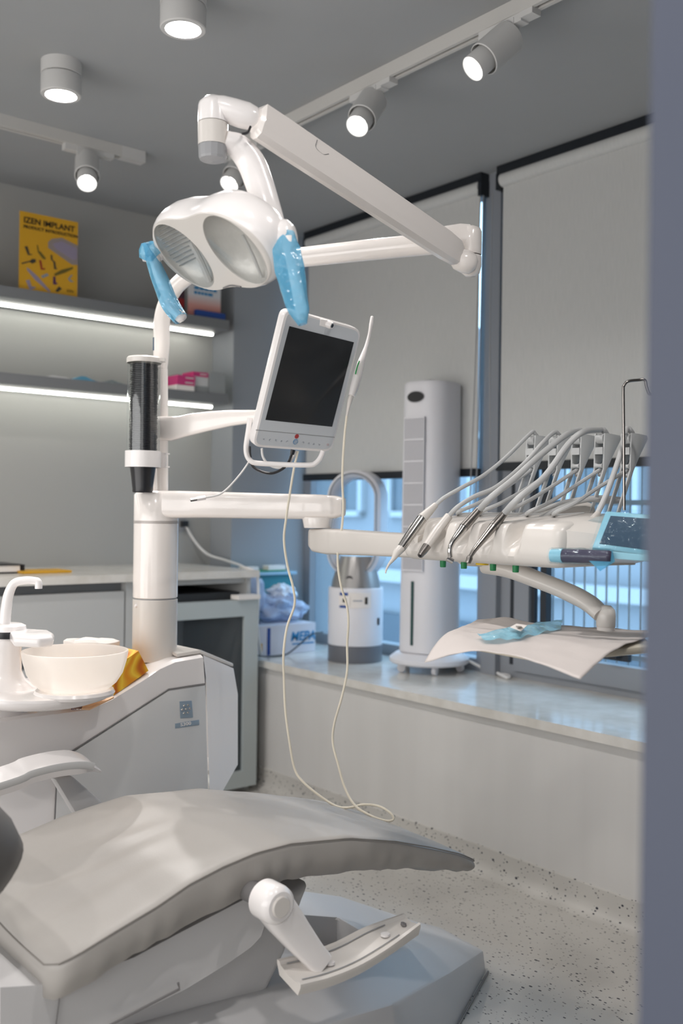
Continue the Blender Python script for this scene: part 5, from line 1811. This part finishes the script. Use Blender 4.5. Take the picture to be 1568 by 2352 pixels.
Y1 = onX(1000, 1160, 1.605).y
i1 = thing('ultrasonic_scaler', 'leftmost instrument on the console, slim scaler with a steel sleeve and hooked tip', 'dental instrument', inst_pts([(940, 1220)], Y1)[0], 'instruments resting on the console')
b = bm_new(); tube(b, inst_pts([(921, 1259), (944, 1226), (968, 1192)], Y1), [0.0100, 0.0118, 0.0118], n=20, smooth=2); bm_to_obj('steel_sleeve', b, M_chrome, i1)
b = bm_new(); tube(b, inst_pts([(968, 1192), (985, 1175), (1000, 1160)], Y1), [0.0122, 0.0098, 0.0068], n=18, smooth=3); bm_to_obj('collar', b, M_white2, i1)
b = bm_new(); tube(b, inst_pts([(921, 1259), (911, 1270), (903, 1284), (893, 1296), (887, 1308), (885, 1317)], Y1), [0.0100, 0.0090, 0.0048, 0.0028, 0.0022, 0.0014], n=14, smooth=4); bm_to_obj('tip', b, M_white2, i1)
hose(i1, inst_pts([(999, 1161)], Y1)[0], [W(1020, 1143, 2.27), W(1060, 1120, 2.29), W(1110, 1092, 2.33), W(1160, 1052, 2.38)], tops[0], 0.0047)
Y2 = onX(1032, 1182, 1.605).y
i2 = thing('air_water_syringe', 'second instrument from the left, ivory barrel with a blunt steel nose', 'dental instrument', inst_pts([(1000, 1230)], Y2)[0], 'instruments resting on the console')
b = bm_new(); tube(b, inst_pts([(980, 1254), (1005, 1218), (1030, 1186)], Y2), [0.0095, 0.0105, 0.0095], n=18, smooth=3); bm_to_obj('barrel', b, M_white2, i2)
b = bm_new(); tube(b, inst_pts([(980, 1254), (972, 1266), (964, 1277)], Y2), [0.0097, 0.0085, 0.0062], n=18, smooth=2); bm_to_obj('steel_nose', b, M_steel, i2)
b = bm_new(); q = inst_pts([(964, 1277), (963, 1278.5)], Y2); tube(b, q, 0.0035, n=10, smooth=1); bm_to_obj('socket', b, M_dark, i2)
hose(i2, inst_pts([(1029, 1187)], Y2)[0], [W(1050, 1165, 2.22), W(1090, 1140, 2.25), W(1140, 1118, 2.28), W(1200, 1068, 2.33), W(1245, 1018, 2.35)], tops[1], 0.0052)
Y3 = onX(1100, 1172, 1.605).y
i3 = thing('contra_angle_handpiece', 'third instrument from the left, bright steel handpiece with a bent neck', 'dental instrument', inst_pts([(1060, 1220)], Y3)[0], 'instruments resting on the console')
b = bm_new(); tube(b, inst_pts([(1034, 1280), (1033, 1262), (1040, 1244), (1054, 1226), (1064, 1212)], Y3), [0.0050, 0.0056, 0.0064, 0.0085, 0.0095], n=18, smooth=4)
lathe(b, [(0, -0.009), (0.0055, -0.008), (0.006, 0.006), (0, 0.008)], onY(1034, 1287, Y3), (RT * 0.9 - Z_ * 0.45), n=16); bm_to_obj('head', b, M_chrome, i3)
b = bm_new(); tube(b, inst_pts([(1064, 1212), (1082, 1192), (1100, 1171)], Y3), [0.0102, 0.0096, 0.0088], n=18, smooth=3); bm_to_obj('steel_body', b, M_steel, i3)
hose(i3, inst_pts([(1099, 1172)], Y3)[0], [W(1130, 1140, 2.13), W(1180, 1100, 2.17), W(1235, 1050, 2.22), W(1295, 1002, 2.27)], tops[2], 0.0070)
Y4 = onX(1158, 1180, 1.605).y
i4 = thing('high_speed_handpiece', 'fourth instrument from the left, straight steel handpiece with a small head', 'dental instrument', inst_pts([(1110, 1240)], Y4)[0], 'instruments resting on the console')
b = bm_new(); tube(b, inst_pts([(1080, 1278), (1090, 1262), (1108, 1240), (1132, 1210)], Y4), [0.0042, 0.0055, 0.0072, 0.0088], n=18, smooth=3)
lathe(b, [(0, -0.009), (0.006, -0.007), (0.0066, 0.003), (0.005, 0.008), (0, 0.009)], onY(1077, 1285, Y4), (Z_ * 0.8 + RT * 0.3), n=16); bm_to_obj('head', b, M_steel, i4)
b = bm_new(); tube(b, inst_pts([(1132, 1210), (1146, 1194), (1158, 1179)], Y4), [0.0095, 0.0092, 0.0078], n=18, smooth=2); bm_to_obj('steel_body', b, M_steel, i4)
hose(i4, inst_pts([(1157, 1180)], Y4)[0], [W(1190, 1145, 2.07), W(1250, 1095, 2.12), W(1305, 1020, 2.17), W(1340, 992, 2.19)], tops[3], 0.0070)
i5 = thing('light_cure_handpiece', 'rightmost instrument, short steel nose hanging beside the blue tablet', 'dental instrument', W(1340, 1220, 2.03), 'instruments resting on the console')
b = bm_new(); tube(b, [W(1319, 1247, 2.0), W(1344, 1216, 2.03)], 0.0085, n=18, smooth=1); bm_to_obj('steel_nose', b, M_steel, i5)
b = bm_new(); tube(b, [W(1318.5, 1248, 1.998), W(1318, 1249, 1.997)], 0.0068, n=14, smooth=1); bm_to_obj('socket', b, M_dark, i5)
b = bm_new(); tube(b, [W(1344, 1216, 2.03), W(1356, 1200, 2.05), W(1372, 1180, 2.08)], [0.0095, 0.0085, 0.0065], n=16, smooth=2); bm_to_obj('collar', b, M_white2, i5)
hose(i5, W(1371, 1181, 2.08), [W(1388, 1145, 2.1), W(1405, 1100, 2.12), W(1425, 1040, 2.14)], tops[4], 0.0062)

# grip handle with film
gh0, gh1 = W(1270, 1276, 1.93), W(1398, 1279, 1.86)
b = bm_new(); tube(b, [gh0 + (gh1 - gh0) * 0.18, gh0 + (gh1 - gh0) * 0.5, gh1], [0.0130, 0.0132, 0.0122], n=24, smooth=2); lathe(b, [(0.0122, 0), (0.010, 0.005), (0, 0.008)], gh1, gh1 - gh0, n=24); gr = bm_to_obj('grip', b, M_grip, dc, angle=60)
b = bm_new(); tube(b, [gh0 - (gh1 - gh0) * 0.03, gh0 + (gh1 - gh0) * 0.19], [0.0125, 0.0138], n=24, smooth=1); bm_to_obj('grip_root', b, M_blue2, dc)
b = bm_new()
rings = []
for i in range(26):
    u = i / 25
    c = gh0 + (gh1 - gh0) * (u * 1.10 - 0.05)
    a1 = (gh1 - gh0).normalized(); s1 = Z_; s2 = a1.cross(Z_).normalized(); s1 = s2.cross(a1)
    rings.append([c + (s1 * math.cos(t) + s2 * math.sin(t)) * (0.0155 * (1 + 0.10 * noise.noise(Vector((u * 9, math.cos(t) * 2, math.sin(t) * 2))))) for t in np.linspace(0, 2 * PI, 25)[:-1]])
loft(b, rings, cap=False); bm_to_obj('film_cover', b, M_clearfilm, gr)
b = bm_new(); prism(b, [W(1352, 1288, 1.86), W(1402, 1290, 1.85), W(1405, 1262, 1.85), W(1412, 1290, 1.85), W(1378, 1312, 1.85)], FW * 0.001); bm_to_obj('film_corner', b, M_filmthin, gr)

# touch tablet
tb_ = thing('control_tablet', 'blue-framed touch screen wrapped in clear film at the console end', 'tablet', W(1430, 1215, 1.92))
n_t = (-FW * 0.80 - RT * 0.18 + UP * 0.48).normalized(); p_t = W(1425, 1218, 1.92)
o4 = [(1391, 1173), (1580, 1188), (1552, 1284), (1359, 1258)]
b = bm_new(); plate(b, o4, p_t, n_t, 0.016, 0.003); bm_to_obj('bezel', b, M_blue2, tb_)
b = bm_new(); plate(b, [(1401, 1184), (1550, 1196), (1528, 1272), (1373, 1255)], p_t, n_t, 0.001, off=0.0008)
b.free(); b = bm_new(); plate(b, [(1402, 1185), (1545, 1196), (1520, 1268), (1376, 1249)], p_t, n_t, 0.001, off=0.0008); bm_to_obj('screen', b, M_slate, tb_)
b = bm_new()
g_ = []
for i in range(30):
    for j in range(20):
        u, v = i / 29, j / 19
        x = (1385 + u * 200) + (-32) * v; y = 1168 + u * 14 + v * 96
        p = onP(x, y, p_t, n_t) + n_t * (0.006 + 0.005 * noise.noise(Vector((u * 7, v * 6, 2))) + 0.003 * noise.noise(Vector((u * 22, v * 18, 5))))
        g_.append(b.verts.new(p))
for i in range(29):
    for j in range(19):
        b.faces.new((g_[i * 20 + j], g_[(i + 1) * 20 + j], g_[(i + 1) * 20 + j + 1], g_[i * 20 + j + 1]))
bm_to_obj('film_cover', b, M_clearfilm, tb_)
b = bm_new(); P = [W(1362, 1262, 1.88), W(1420, 1268, 1.86), W(1560, 1282, 1.83), W(1552, 1296, 1.83), W(1420, 1284, 1.86), W(1366, 1280, 1.88)]
prism(b, P, FW * 0.012, 0.002); bm_to_obj('lower_ledge', b, M_blue2, tb_)

# hook pole
b = bm_new(); tube(b, [W(1433, 1172, 2.12), W(1432, 1000, 2.12), W(1431, 900, 2.12), W(1433, 885, 2.12), W(1442, 876, 2.12), W(1465, 873, 2.13), W(1480, 873, 2.13), W(1484, 888, 2.13), W(1490, 904, 2.13), W(1496, 905, 2.13)], 0.0032, n=10, smooth=6); o = bm_to_obj('hook_pole', b, M_steel); tag(o, 'thin steel pole with a hooked top rising behind the blue tablet', 'pole')

# instrument tray with towel and pouch
ty = thing('instrument_tray', 'pale tray under the paper towel on the lower arm', 'tray', (1.6, 1.35, TZ - 0.02))
tc4 = [onZ(1120, 1440, TZ), onZ(1050, 1466, TZ), onZ(1250, 1500, TZ), onZ(1500, 1478, TZ), onZ(1470, 1448, TZ)]
b = bm_new(); P = [Vector((p.x, p.y, TZ - 0.018)) for p in tc4]; prism(b, P, (0, 0, 0.014), 0.004); bm_to_obj('tray_body', b, mat('ivory_tray', (214, 206, 188), 0.4), ty)
# towel as a grid
Aq, Bq, Cq, Dq = onZ(1100, 1428, TZ), onZ(985, 1470, TZ), onZ(1330, 1528, TZ + 0.0), onZ(1520, 1452, TZ)
b = bm_new()
NU, NV = 60, 46
vv = []
for i in range(NU + 1):
    for j in range(NV + 1):
        u, v = i / NU, j / NV
        p = (Aq * (1 - u) + Dq * u) * (1 - v) + (Bq * (1 - u) + Cq * u) * v
        z = TZ + 0.003
        z += 0.004 * noise.noise(Vector((u * 3, v * 3, 1))) + 0.002 * noise.noise(Vector((u * 9, v * 9, 4)))
        # droop of the left-hand corner and the front corner
        dl = max(0.0, (1 - u) + v - 1.60)
        z -= 0.16 * dl ** 1.6
        dr_ = max(0.0, u + v - 1.62)
        z -= 0.07 * dr_ ** 1.5
        z -= 0.015 * max(0, v - 0.86) * (1 + math.sin(u * 9))
        z -= 0.012 * max(0, v - 0.7)
        z += 0.012 * math.exp(-((u - 0.15) / 0.12) ** 2 - ((v - 0.05) / 0.12) ** 2)
        vv.append(b.verts.new(Vector((p.x, p.y, z)) + (RT * -0.02 - FW * 0.03) * (dl * 1.2) - FW * 0.02 * dr_))
for i in range(NU):
    for j in range(NV):
        a0 = i * (NV + 1) + j
        b.faces.new((vv[a0], vv[a0 + NV + 1], vv[a0 + NV + 2], vv[a0 + 1]))
o = bm_to_obj('paper_towel', b, M_cloth, angle=80)
o.modifiers.new('thick', 'SOLIDIFY').thickness = 0.0012
tag(o, 'off-white paper towel draped over the tray, corners hanging down', 'towel')
pch = thing('sterile_pouch', 'crinkled blue sterile pouch with a white label on the paper towel', 'pouch', onZ(1190, 1445, TZ + 0.008))
b = bm_new()
a4 = [onZ(1095, 1462, TZ + 0.007), onZ(1180, 1464, TZ + 0.007), onZ(1294, 1424, TZ + 0.02), onZ(1205, 1430, TZ + 0.01)]
gv = []
for i in range(25):
    for j in range(9):
        u, v = i / 24, j / 8
        top_ = onZ(1095 + 199 * u, 1455 - 33 * u + 2 * math.sin(u * 14), TZ + 0.012)
        bot_ = onZ(1112 + 175 * u, 1470 - 8 * u - 33 * max(0, u - 0.45) * 1.1, TZ + 0.008)
        p = top_ * (1 - v) + bot_ * v
        p = p + Z_ * (0.012 * math.sin(PI * v) * math.sin(PI * min(1, u * 1.1)) * 0.7 + 0.005 * noise.noise(Vector((u * 8, v * 5, 1))) + 0.004 * max(0, u - .75) * 4 * math.sin(v * 4))
        gv.append(b.verts.new(p))
for i in range(24):
    for j in range(8):
        b.faces.new((gv[i * 9 + j], gv[(i + 1) * 9 + j], gv[(i + 1) * 9 + j + 1], gv[i * 9 + j + 1]))
o = bm_to_obj('pouch_film', b, M_pouch, pch, angle=40)
b = bm_new(); zz = TZ + 0.0235
P = [onZ(1170, 1443, zz), onZ(1183, 1450, zz - 0.004), onZ(1208, 1440, zz), onZ(1188, 1433, zz + 0.002)]
P = [onZ(1171, 1441, zz), onZ(1196, 1450, zz - 0.003), onZ(1210, 1437, zz), onZ(1186, 1433, zz + 0.003)]
prism(b, P, (0, 0, 0.0008)); lb_ = bm_to_obj('label', b, M_paperwhite, pch)
b = bm_new()
for k in range(3):
    prism(b, [onZ(1184 + 2 * k, 1438 + 2.5 * k, zz + 0.002), onZ(1184 + 2 * k, 1439 + 2.5 * k, zz + 0.002), onZ(1198 + 2 * k, 1440 + 2.0 * k, zz + 0.002), onZ(1198 + 2 * k, 1439 + 2.0 * k, zz + 0.002)], (0, 0, 0.0004))
bm_to_obj('printed_line', b, M_ink, lb_, smooth=False)

# ================================================================== MONITOR
mo = thing('patient_monitor', 'white tilted portrait monitor with a dark screen on a curved arm', 'monitor', W(704, 877, 2.5))
n_m = Vector((-0.011, -0.909, -0.417)).normalized(); p_m = W(704, 877, 2.5)
FQ = [(656, 709), (832, 757), (762, 1040), (579, 1027)]


def rq(q, r):
    """rounded-corner version of a pixel quad"""
    out = []
    for i in range(4):
        p = Vector(q[i]); a = (Vector(q[i - 1]) - p).normalized(); c = (Vector(q[(i + 1) % 4]) - p).normalized()
        s, e_ = p + a * r, p + c * r
        for k in range(6):
            t = k / 5
            out.append(tuple(s * (1 - t) ** 2 + p * 2 * t * (1 - t) + e_ * t ** 2))
    return out


b = bm_new(); plate(b, rq(FQ, 22), p_m, n_m, 0.026, 0.004); bm_to_obj('housing', b, M_white, mo, angle=35)
b = bm_new(); plate(b, rq([(661, 715), (826, 761), (759, 1033), (585, 1021)], 18), p_m, n_m, 0.001, off=0.0006); fpn = bm_to_obj('front_panel', b, M_face, mo)
b = bm_new(); plate(b, [(664, 749), (812, 786), (762, 980), (609, 964)], p_m, n_m, 0.0008, off=0.0012); bm_to_obj('screen', b, M_screen, mo)
b = bm_new(); plate(b, [(587, 986.5), (768, 1003.5), (767.5, 1005), (587, 988)], p_m, n_m, 0.0006, off=0.0010); bm_to_obj('panel_seam', b, M_gray, fpn)


def disc_on(px, py, r, m_, name, parent, off=0.0012, ky=0.8):
    c = onP(px, py, p_m, n_m) + n_m * off
    b = bm_new(); lathe(b, [(0, 0), (r, 0), (r, -0.0008)], c, n_m, n=24); return bm_to_obj(name, b, m_, parent)


disc_on(681, 1002, 0.0062, M_red, 'power_button', mo)
gl = disc_on(678, 1014.5, 0.0074, M_blueb, 'logo_disc', mo)
c = onP(678, 1014.5, p_m, n_m) + n_m * 0.0016
exm = Vector((0.997, 0.023, -0.077)).normalized(); eym = n_m.cross(exm).normalized()
if eym.z < 0:
    eym = -eym
b = bm_new()
for s_ in (-0.003, 0, 0.003):
    tube(b, [c + exm * -0.0062 + eym * s_, c + exm * 0.0062 + eym * s_], 0.0005, n=4, smooth=1)
    tube(b, [c + eym * -0.0062 + exm * s_, c + eym * 0.0062 + exm * s_], 0.0005, n=4, smooth=1)
bm_to_obj('logo_grid', b, M_face, gl)
for k, px in enumerate((605, 618.5, 632.5, 645.5, 659, 695.5, 708.5, 720, 732.5)):
    py = 1008 + (px - 605) * 0.098
    cc = onP(px, py, p_m, n_m) + n_m * 0.0012
    b = bm_new()
    rnd = random.Random(k)
    for j in range(3):
        a0 = rnd.uniform(0, PI)
        d_ = exm * math.cos(a0) + eym * math.sin(a0)
        o_ = exm * rnd.uniform(-0.0015, 0.0015) + eym * rnd.uniform(-0.002, 0.002)
        tube(b, [cc + o_ - d_ * 0.0028, cc + o_ + d_ * 0.0028], 0.0003, n=4, smooth=1)
    bm_to_obj('key_symbol', b, M_greyprint, fpn)
cc = onP(752, 1021, p_m, n_m) + n_m * 0.0012
b = bm_new(); pts = [cc + exm * 0.003 * math.cos(a) + eym * 0.003 * math.sin(a) for a in np.linspace(0.6 + PI / 2, 2 * PI - 0.6 + PI / 2, 14)]; tube(b, pts, 0.0004, n=4, smooth=1); tube(b, [cc, cc + eym * 0.004], 0.0004, n=4, smooth=1); bm_to_obj('standby_symbol', b, mat('pink_print', (200, 160, 160), 0.5), fpn)
# webcam
b = bm_new(); plate(b, [(735, 732), (765, 738), (762, 756), (733, 748)], p_m, n_m, 0.012, 0.002, off=0.002); wc = bm_to_obj('camera_mount', b, M_white, mo)
cc = onP(753, 744, p_m, n_m)
b = bm_new(); lathe(b, [(0, 0.014), (0.008, 0.014), (0.0095, 0.011), (0.0095, -0.002)], cc, n_m * 0.8 + exm * 0.25, n=24); bm_to_obj('camera_barrel', b, M_white, mo)
b = bm_new(); lathe(b, [(0, 0.0148), (0.0048, 0.0146), (0.0050, 0.0138)], cc, n_m * 0.8 + exm * 0.25, n=20); bm_to_obj('camera_lens', b, M_dark, mo)
# stand loop
b = bm_new(); tt = 2.53
tube(b, [W(574, 960, tt), W(570, 990, tt), W(565, 1025, tt), W(567, 1046, tt), W(576, 1059, tt), W(592, 1064, tt), W(650, 1067, tt), W(708, 1068, tt), W(724, 1064, tt), W(735, 1052, tt), W(742, 1036, tt)], 0.0066, n=14, smooth=5); bm_to_obj('stand_loop', b, M_white, mo)
# arm to the post
b = bm_new()
rings = []
for x, yt, yb, t, w_ in ((352, 957, 1013, 2.745, 0.030), (395, 957, 1013, 2.742, 0.030), (410, 956, 1008, 2.72, 0.018), (440, 950, 1000, 2.70, 0.017), (480, 945, 990, 2.67, 0.017), (530, 942, 979, 2.63, 0.017), (590, 942, 970, 2.60, 0.017), (640, 942, 965, 2.57, 0.017)):
    ct_ = W(x, (yt + yb) / 2, t)
    hh_ = (yb - yt) / 2 / FPX * t
    rings.append(boxy(ct_ - Z_ * hh_, FW, w_, 0, 2 * hh_, 0.45))
loft(b, rings); bm_to_obj('support_arm', b, M_arm, mo, angle=45)
b = bm_new(); c = onP(660, 930, p_m, n_m) - n_m * 0.03; box(b, c - Vector((0.03, 0.0, 0.04)), c + Vector((0.05, 0.03, 0.04)), 0.006); bm_to_obj('mounting_plate', b, M_white2, mo)
# cables behind / below
b = bm_new(); tube(b, [W(672, 1036, 2.52), W(668, 1048, 2.52), W(663, 1060, 2.535), W(650, 1076, 2.54), W(625, 1087, 2.55), W(600, 1083, 2.56), W(580, 1070, 2.57), W(574, 1045, 2.57), W(573, 1025, 2.57)], 0.0036, n=10); o = bm_to_obj('video_cable', b, M_dark, mo)
b = bm_new(); tube(b, [W(673, 1033, 2.515), W(670, 1044, 2.515)], [0.0065, 0.0055], n=8, smooth=1); bm_to_obj('cable_plug', b, M_dark, mo)
b = bm_new(); tube(b, [W(601, 1030, 2.53), W(604, 1050, 2.54), W(618, 1068, 2.55), W(642, 1075, 2.55), W(660, 1070, 2.55), W(672, 1052, 2.54), W(680, 1036, 2.53)], 0.0030, n=10); bm_to_obj('white_lead', b, M_whitecable, mo)
us = thing('loose_cable', 'white cable with a flat plug dangling from the monitor to the left', 'cable', W(500, 1130, 2.5))
b = bm_new(); tube(b, [W(577, 1052, 2.54), W(560, 1078, 2.53), W(540, 1103, 2.51), W(519, 1125, 2.50), W(500, 1137, 2.49), W(470, 1143, 2.48)], 0.0024, n=10); bm_to_obj('lead', b, M_whitecable, us)
b = bm_new(); tube(b, [W(472, 1142.5, 2.48), W(452, 1146, 2.475)], 0.0058, n=4, smooth=1); bm_to_obj('plug_body', b, M_white, us)
b = bm_new(); tube(b, [W(452, 1146, 2.475), W(437, 1148.5, 2.47)], 0.0046, n=4, smooth=1); bm_to_obj('plug_metal', b, M_steel, us)

# intra-oral camera wand + cable
wd_ = thing('intraoral_camera', 'slim white camera wand with a green stripe on a long cream cable beside the monitor', 'dental camera', W(830, 840, 2.55))
b = bm_new(); tube(b, [W(854, 729, 2.60), W(852, 745, 2.595), W(848, 768, 2.59), W(840, 798, 2.58), W(829, 832, 2.57), W(821, 862, 2.56), W(813, 890, 2.555), W(807, 909, 2.55)], [0.0040, 0.0052, 0.0040, 0.0048, 0.0090, 0.0118, 0.0112, 0.0085], n=20, smooth=6)
lathe(b, [(0.0042, 0), (0.003, 0.003), (0, 0.004)], W(854, 729, 2.60), Z_, n=16); bm_to_obj('wand', b, M_white, wd_, angle=70)
b = bm_new(); tube(b, [W(825, 829, 2.549), W(820, 843, 2.546), W(816, 859, 2.541)], 0.0018, n=6, smooth=3); bm_to_obj('green_stripe', b, mat('green_light', (30, 160, 80), 0.4), wd_)
b = bm_new(); tube(b, [W(807, 908, 2.55), W(803, 920, 2.548), W(799, 940, 2.545), W(796, 956, 2.54)], [0.0062, 0.0066, 0.0042, 0.0030], n=14, smooth=2); bm_to_obj('strain_relief', b, M_white2, wd_)
b = bm_new()
tube(b, [W(796, 955, 2.54), W(791, 1000, 2.54), W(787, 1060, 2.53), W(786, 1110, 2.53), W(788, 1160, 2.53), W(785, 1210, 2.52), W(777, 1250, 2.52), W(776, 1300, 2.52), W(784, 1350, 2.51), W(796, 1390, 2.51), W(800, 1430, 2.50), W(797, 1480, 2.50), W(797, 1540, 2.49), W(785, 1600, 2.48), W(768, 1660, 2.47), W(764, 1705, 2.46), W(776, 1755, 2.45), W(792, 1810, 2.44), W(815, 1850, 2.42), W(850, 1873, 2.405), W(885, 1885, 2.40), W(903, 1882, 2.40), W(897, 1868, 2.405), W(870, 1852, 2.42), W(835, 1848, 2.43), W(800, 1855, 2.435), W(770, 1851, 2.44), W(730, 1825, 2.45), W(695, 1795, 2.46), W(676, 1765, 2.47), W(664, 1700, 2.47), W(655, 1630, 2.48), W(652, 1560, 2.49), W(651, 1500, 2.49), W(659, 1440, 2.50), W(676, 1390, 2.50), W(673, 1350, 2.50), W(660, 1300, 2.51), W(652, 1240, 2.51), W(657, 1190, 2.51), W(666, 1130, 2.52), W(675, 1075, 2.53), W(684, 1036, 2.53)], 0.0030, n=8, smooth=5)
bm_to_obj('cable', b, M_cable, wd_)

# ================================================================== CUP DISPENSER
C0 = W(329, 1000, 2.665)
dpx, dpy = C0.x, C0.y
zt1, zt0 = W(329, 826, 2.665).z, W(329, 1036, 2.665).z
dp = thing('cup_dispenser', 'clear tube cup dispenser with a white lid, clamped to the lamp post', 'cup dispenser', (dpx, dpy, zt0))
b = bm_new(); lathe(b, [(0.0435, zt0), (0.0435, zt1)], (dpx, dpy, 0), n=48); bm_to_obj('clear_tube', b, M_clear, dp)
b = bm_new(); lathe(b, [(0.045, zt1 - 0.010), (0.0462, zt1 - 0.008), (0.0462, zt1 + 0.002), (0.043, zt1 + 0.006), (0.02, zt1 + 0.009), (0, zt1 + 0.010)], (dpx, dpy, 0), n=48)
q = Vector((dpx, dpy, zt1 - 0.002)) + RT * 0.045 - FW * 0.006
b2 = bmesh.new(); mt = Matrix((RT, FW, Z_)).transposed().to_4x4(); mt.translation = q; b2.free()
box(b, (-0.008, -0.012, -0.004), (0.012, 0.012, 0.005), 0.003, mtx=mt)
bm_to_obj('lid', b, M_white2, dp)
zr0, zr1 = W(329, 1072, 2.62).z, W(329, 1034, 2.62).z
b = bm_new(); lathe(b, [(0.0455, zr0), (0.0475, zr0), (0.0475, zr1), (0.0455, zr1), (0.0455, zr0)], (dpx, dpy, 0), n=48)
bm_to_obj('clamp_ring', b, M_white, dp)
b = bm_new()
mt = Matrix((RT, FW, Z_)).transposed().to_4x4(); mt.translation = Vector((1.343, 2.44, (zr0 + zr1) / 2))
hh_ = (zr1 - zr0) / 2
box(b, (-0.035, -0.034, -hh_ + 0.001), (0.030, -0.022, hh_ - 0.001), 0.002, mtx=mt)
box(b, (0.024, -0.034, hh_ - 0.006), (0.040, -0.026, hh_ - 0.002), 0.001, mtx=mt); box(b, (0.024, -0.034, -hh_ + 0.002), (0.040, -0.026, -hh_ + 0.006), 0.001, mtx=mt)
bm_to_obj('post_bracket', b, M_white, dp)
# cups : nested, each its own thing
CH = 0.074
z0c = W(322, 1131, 2.66).z
cup_r = [(0.0, 0.0015), (0.0245, 0.0015), (0.0258, 0.0), (0.0270, 0.004), (0.0268, 0.010), (0.0345, CH - 0.003), (0.0368, CH - 0.002), (0.0368, CH), (0.0340, CH), (0.0262, 0.011), (0.0235, 0.003), (0, 0.003)]
b = bm_new(); lathe(b, cup_r, (dpx - 0.0, dpy, z0c), n=28)
cup0 = bm_to_obj('plastic_cup', b, M_cup); cup0.location = cup0.location
tag(cup0, 'lowest black plastic cup, poking out below the dispenser ring', 'cup', 'black cups nested in the dispenser')
NC = 56
dz = (zt1 - 0.014 - (z0c + CH)) / (NC - 1)
for k in range(1, NC):
    c = cup0.copy(); COL.objects.link(c); c.location = cup0.location + Vector((0.0006 * math.sin(k * 1.7), 0.0006 * math.cos(k * 2.3), dz * k))
    c['label'] = 'black plastic cup nested in the stack inside the clear dispenser'
c['label'] = 'topmost black plastic cup, right under the dispenser lid'
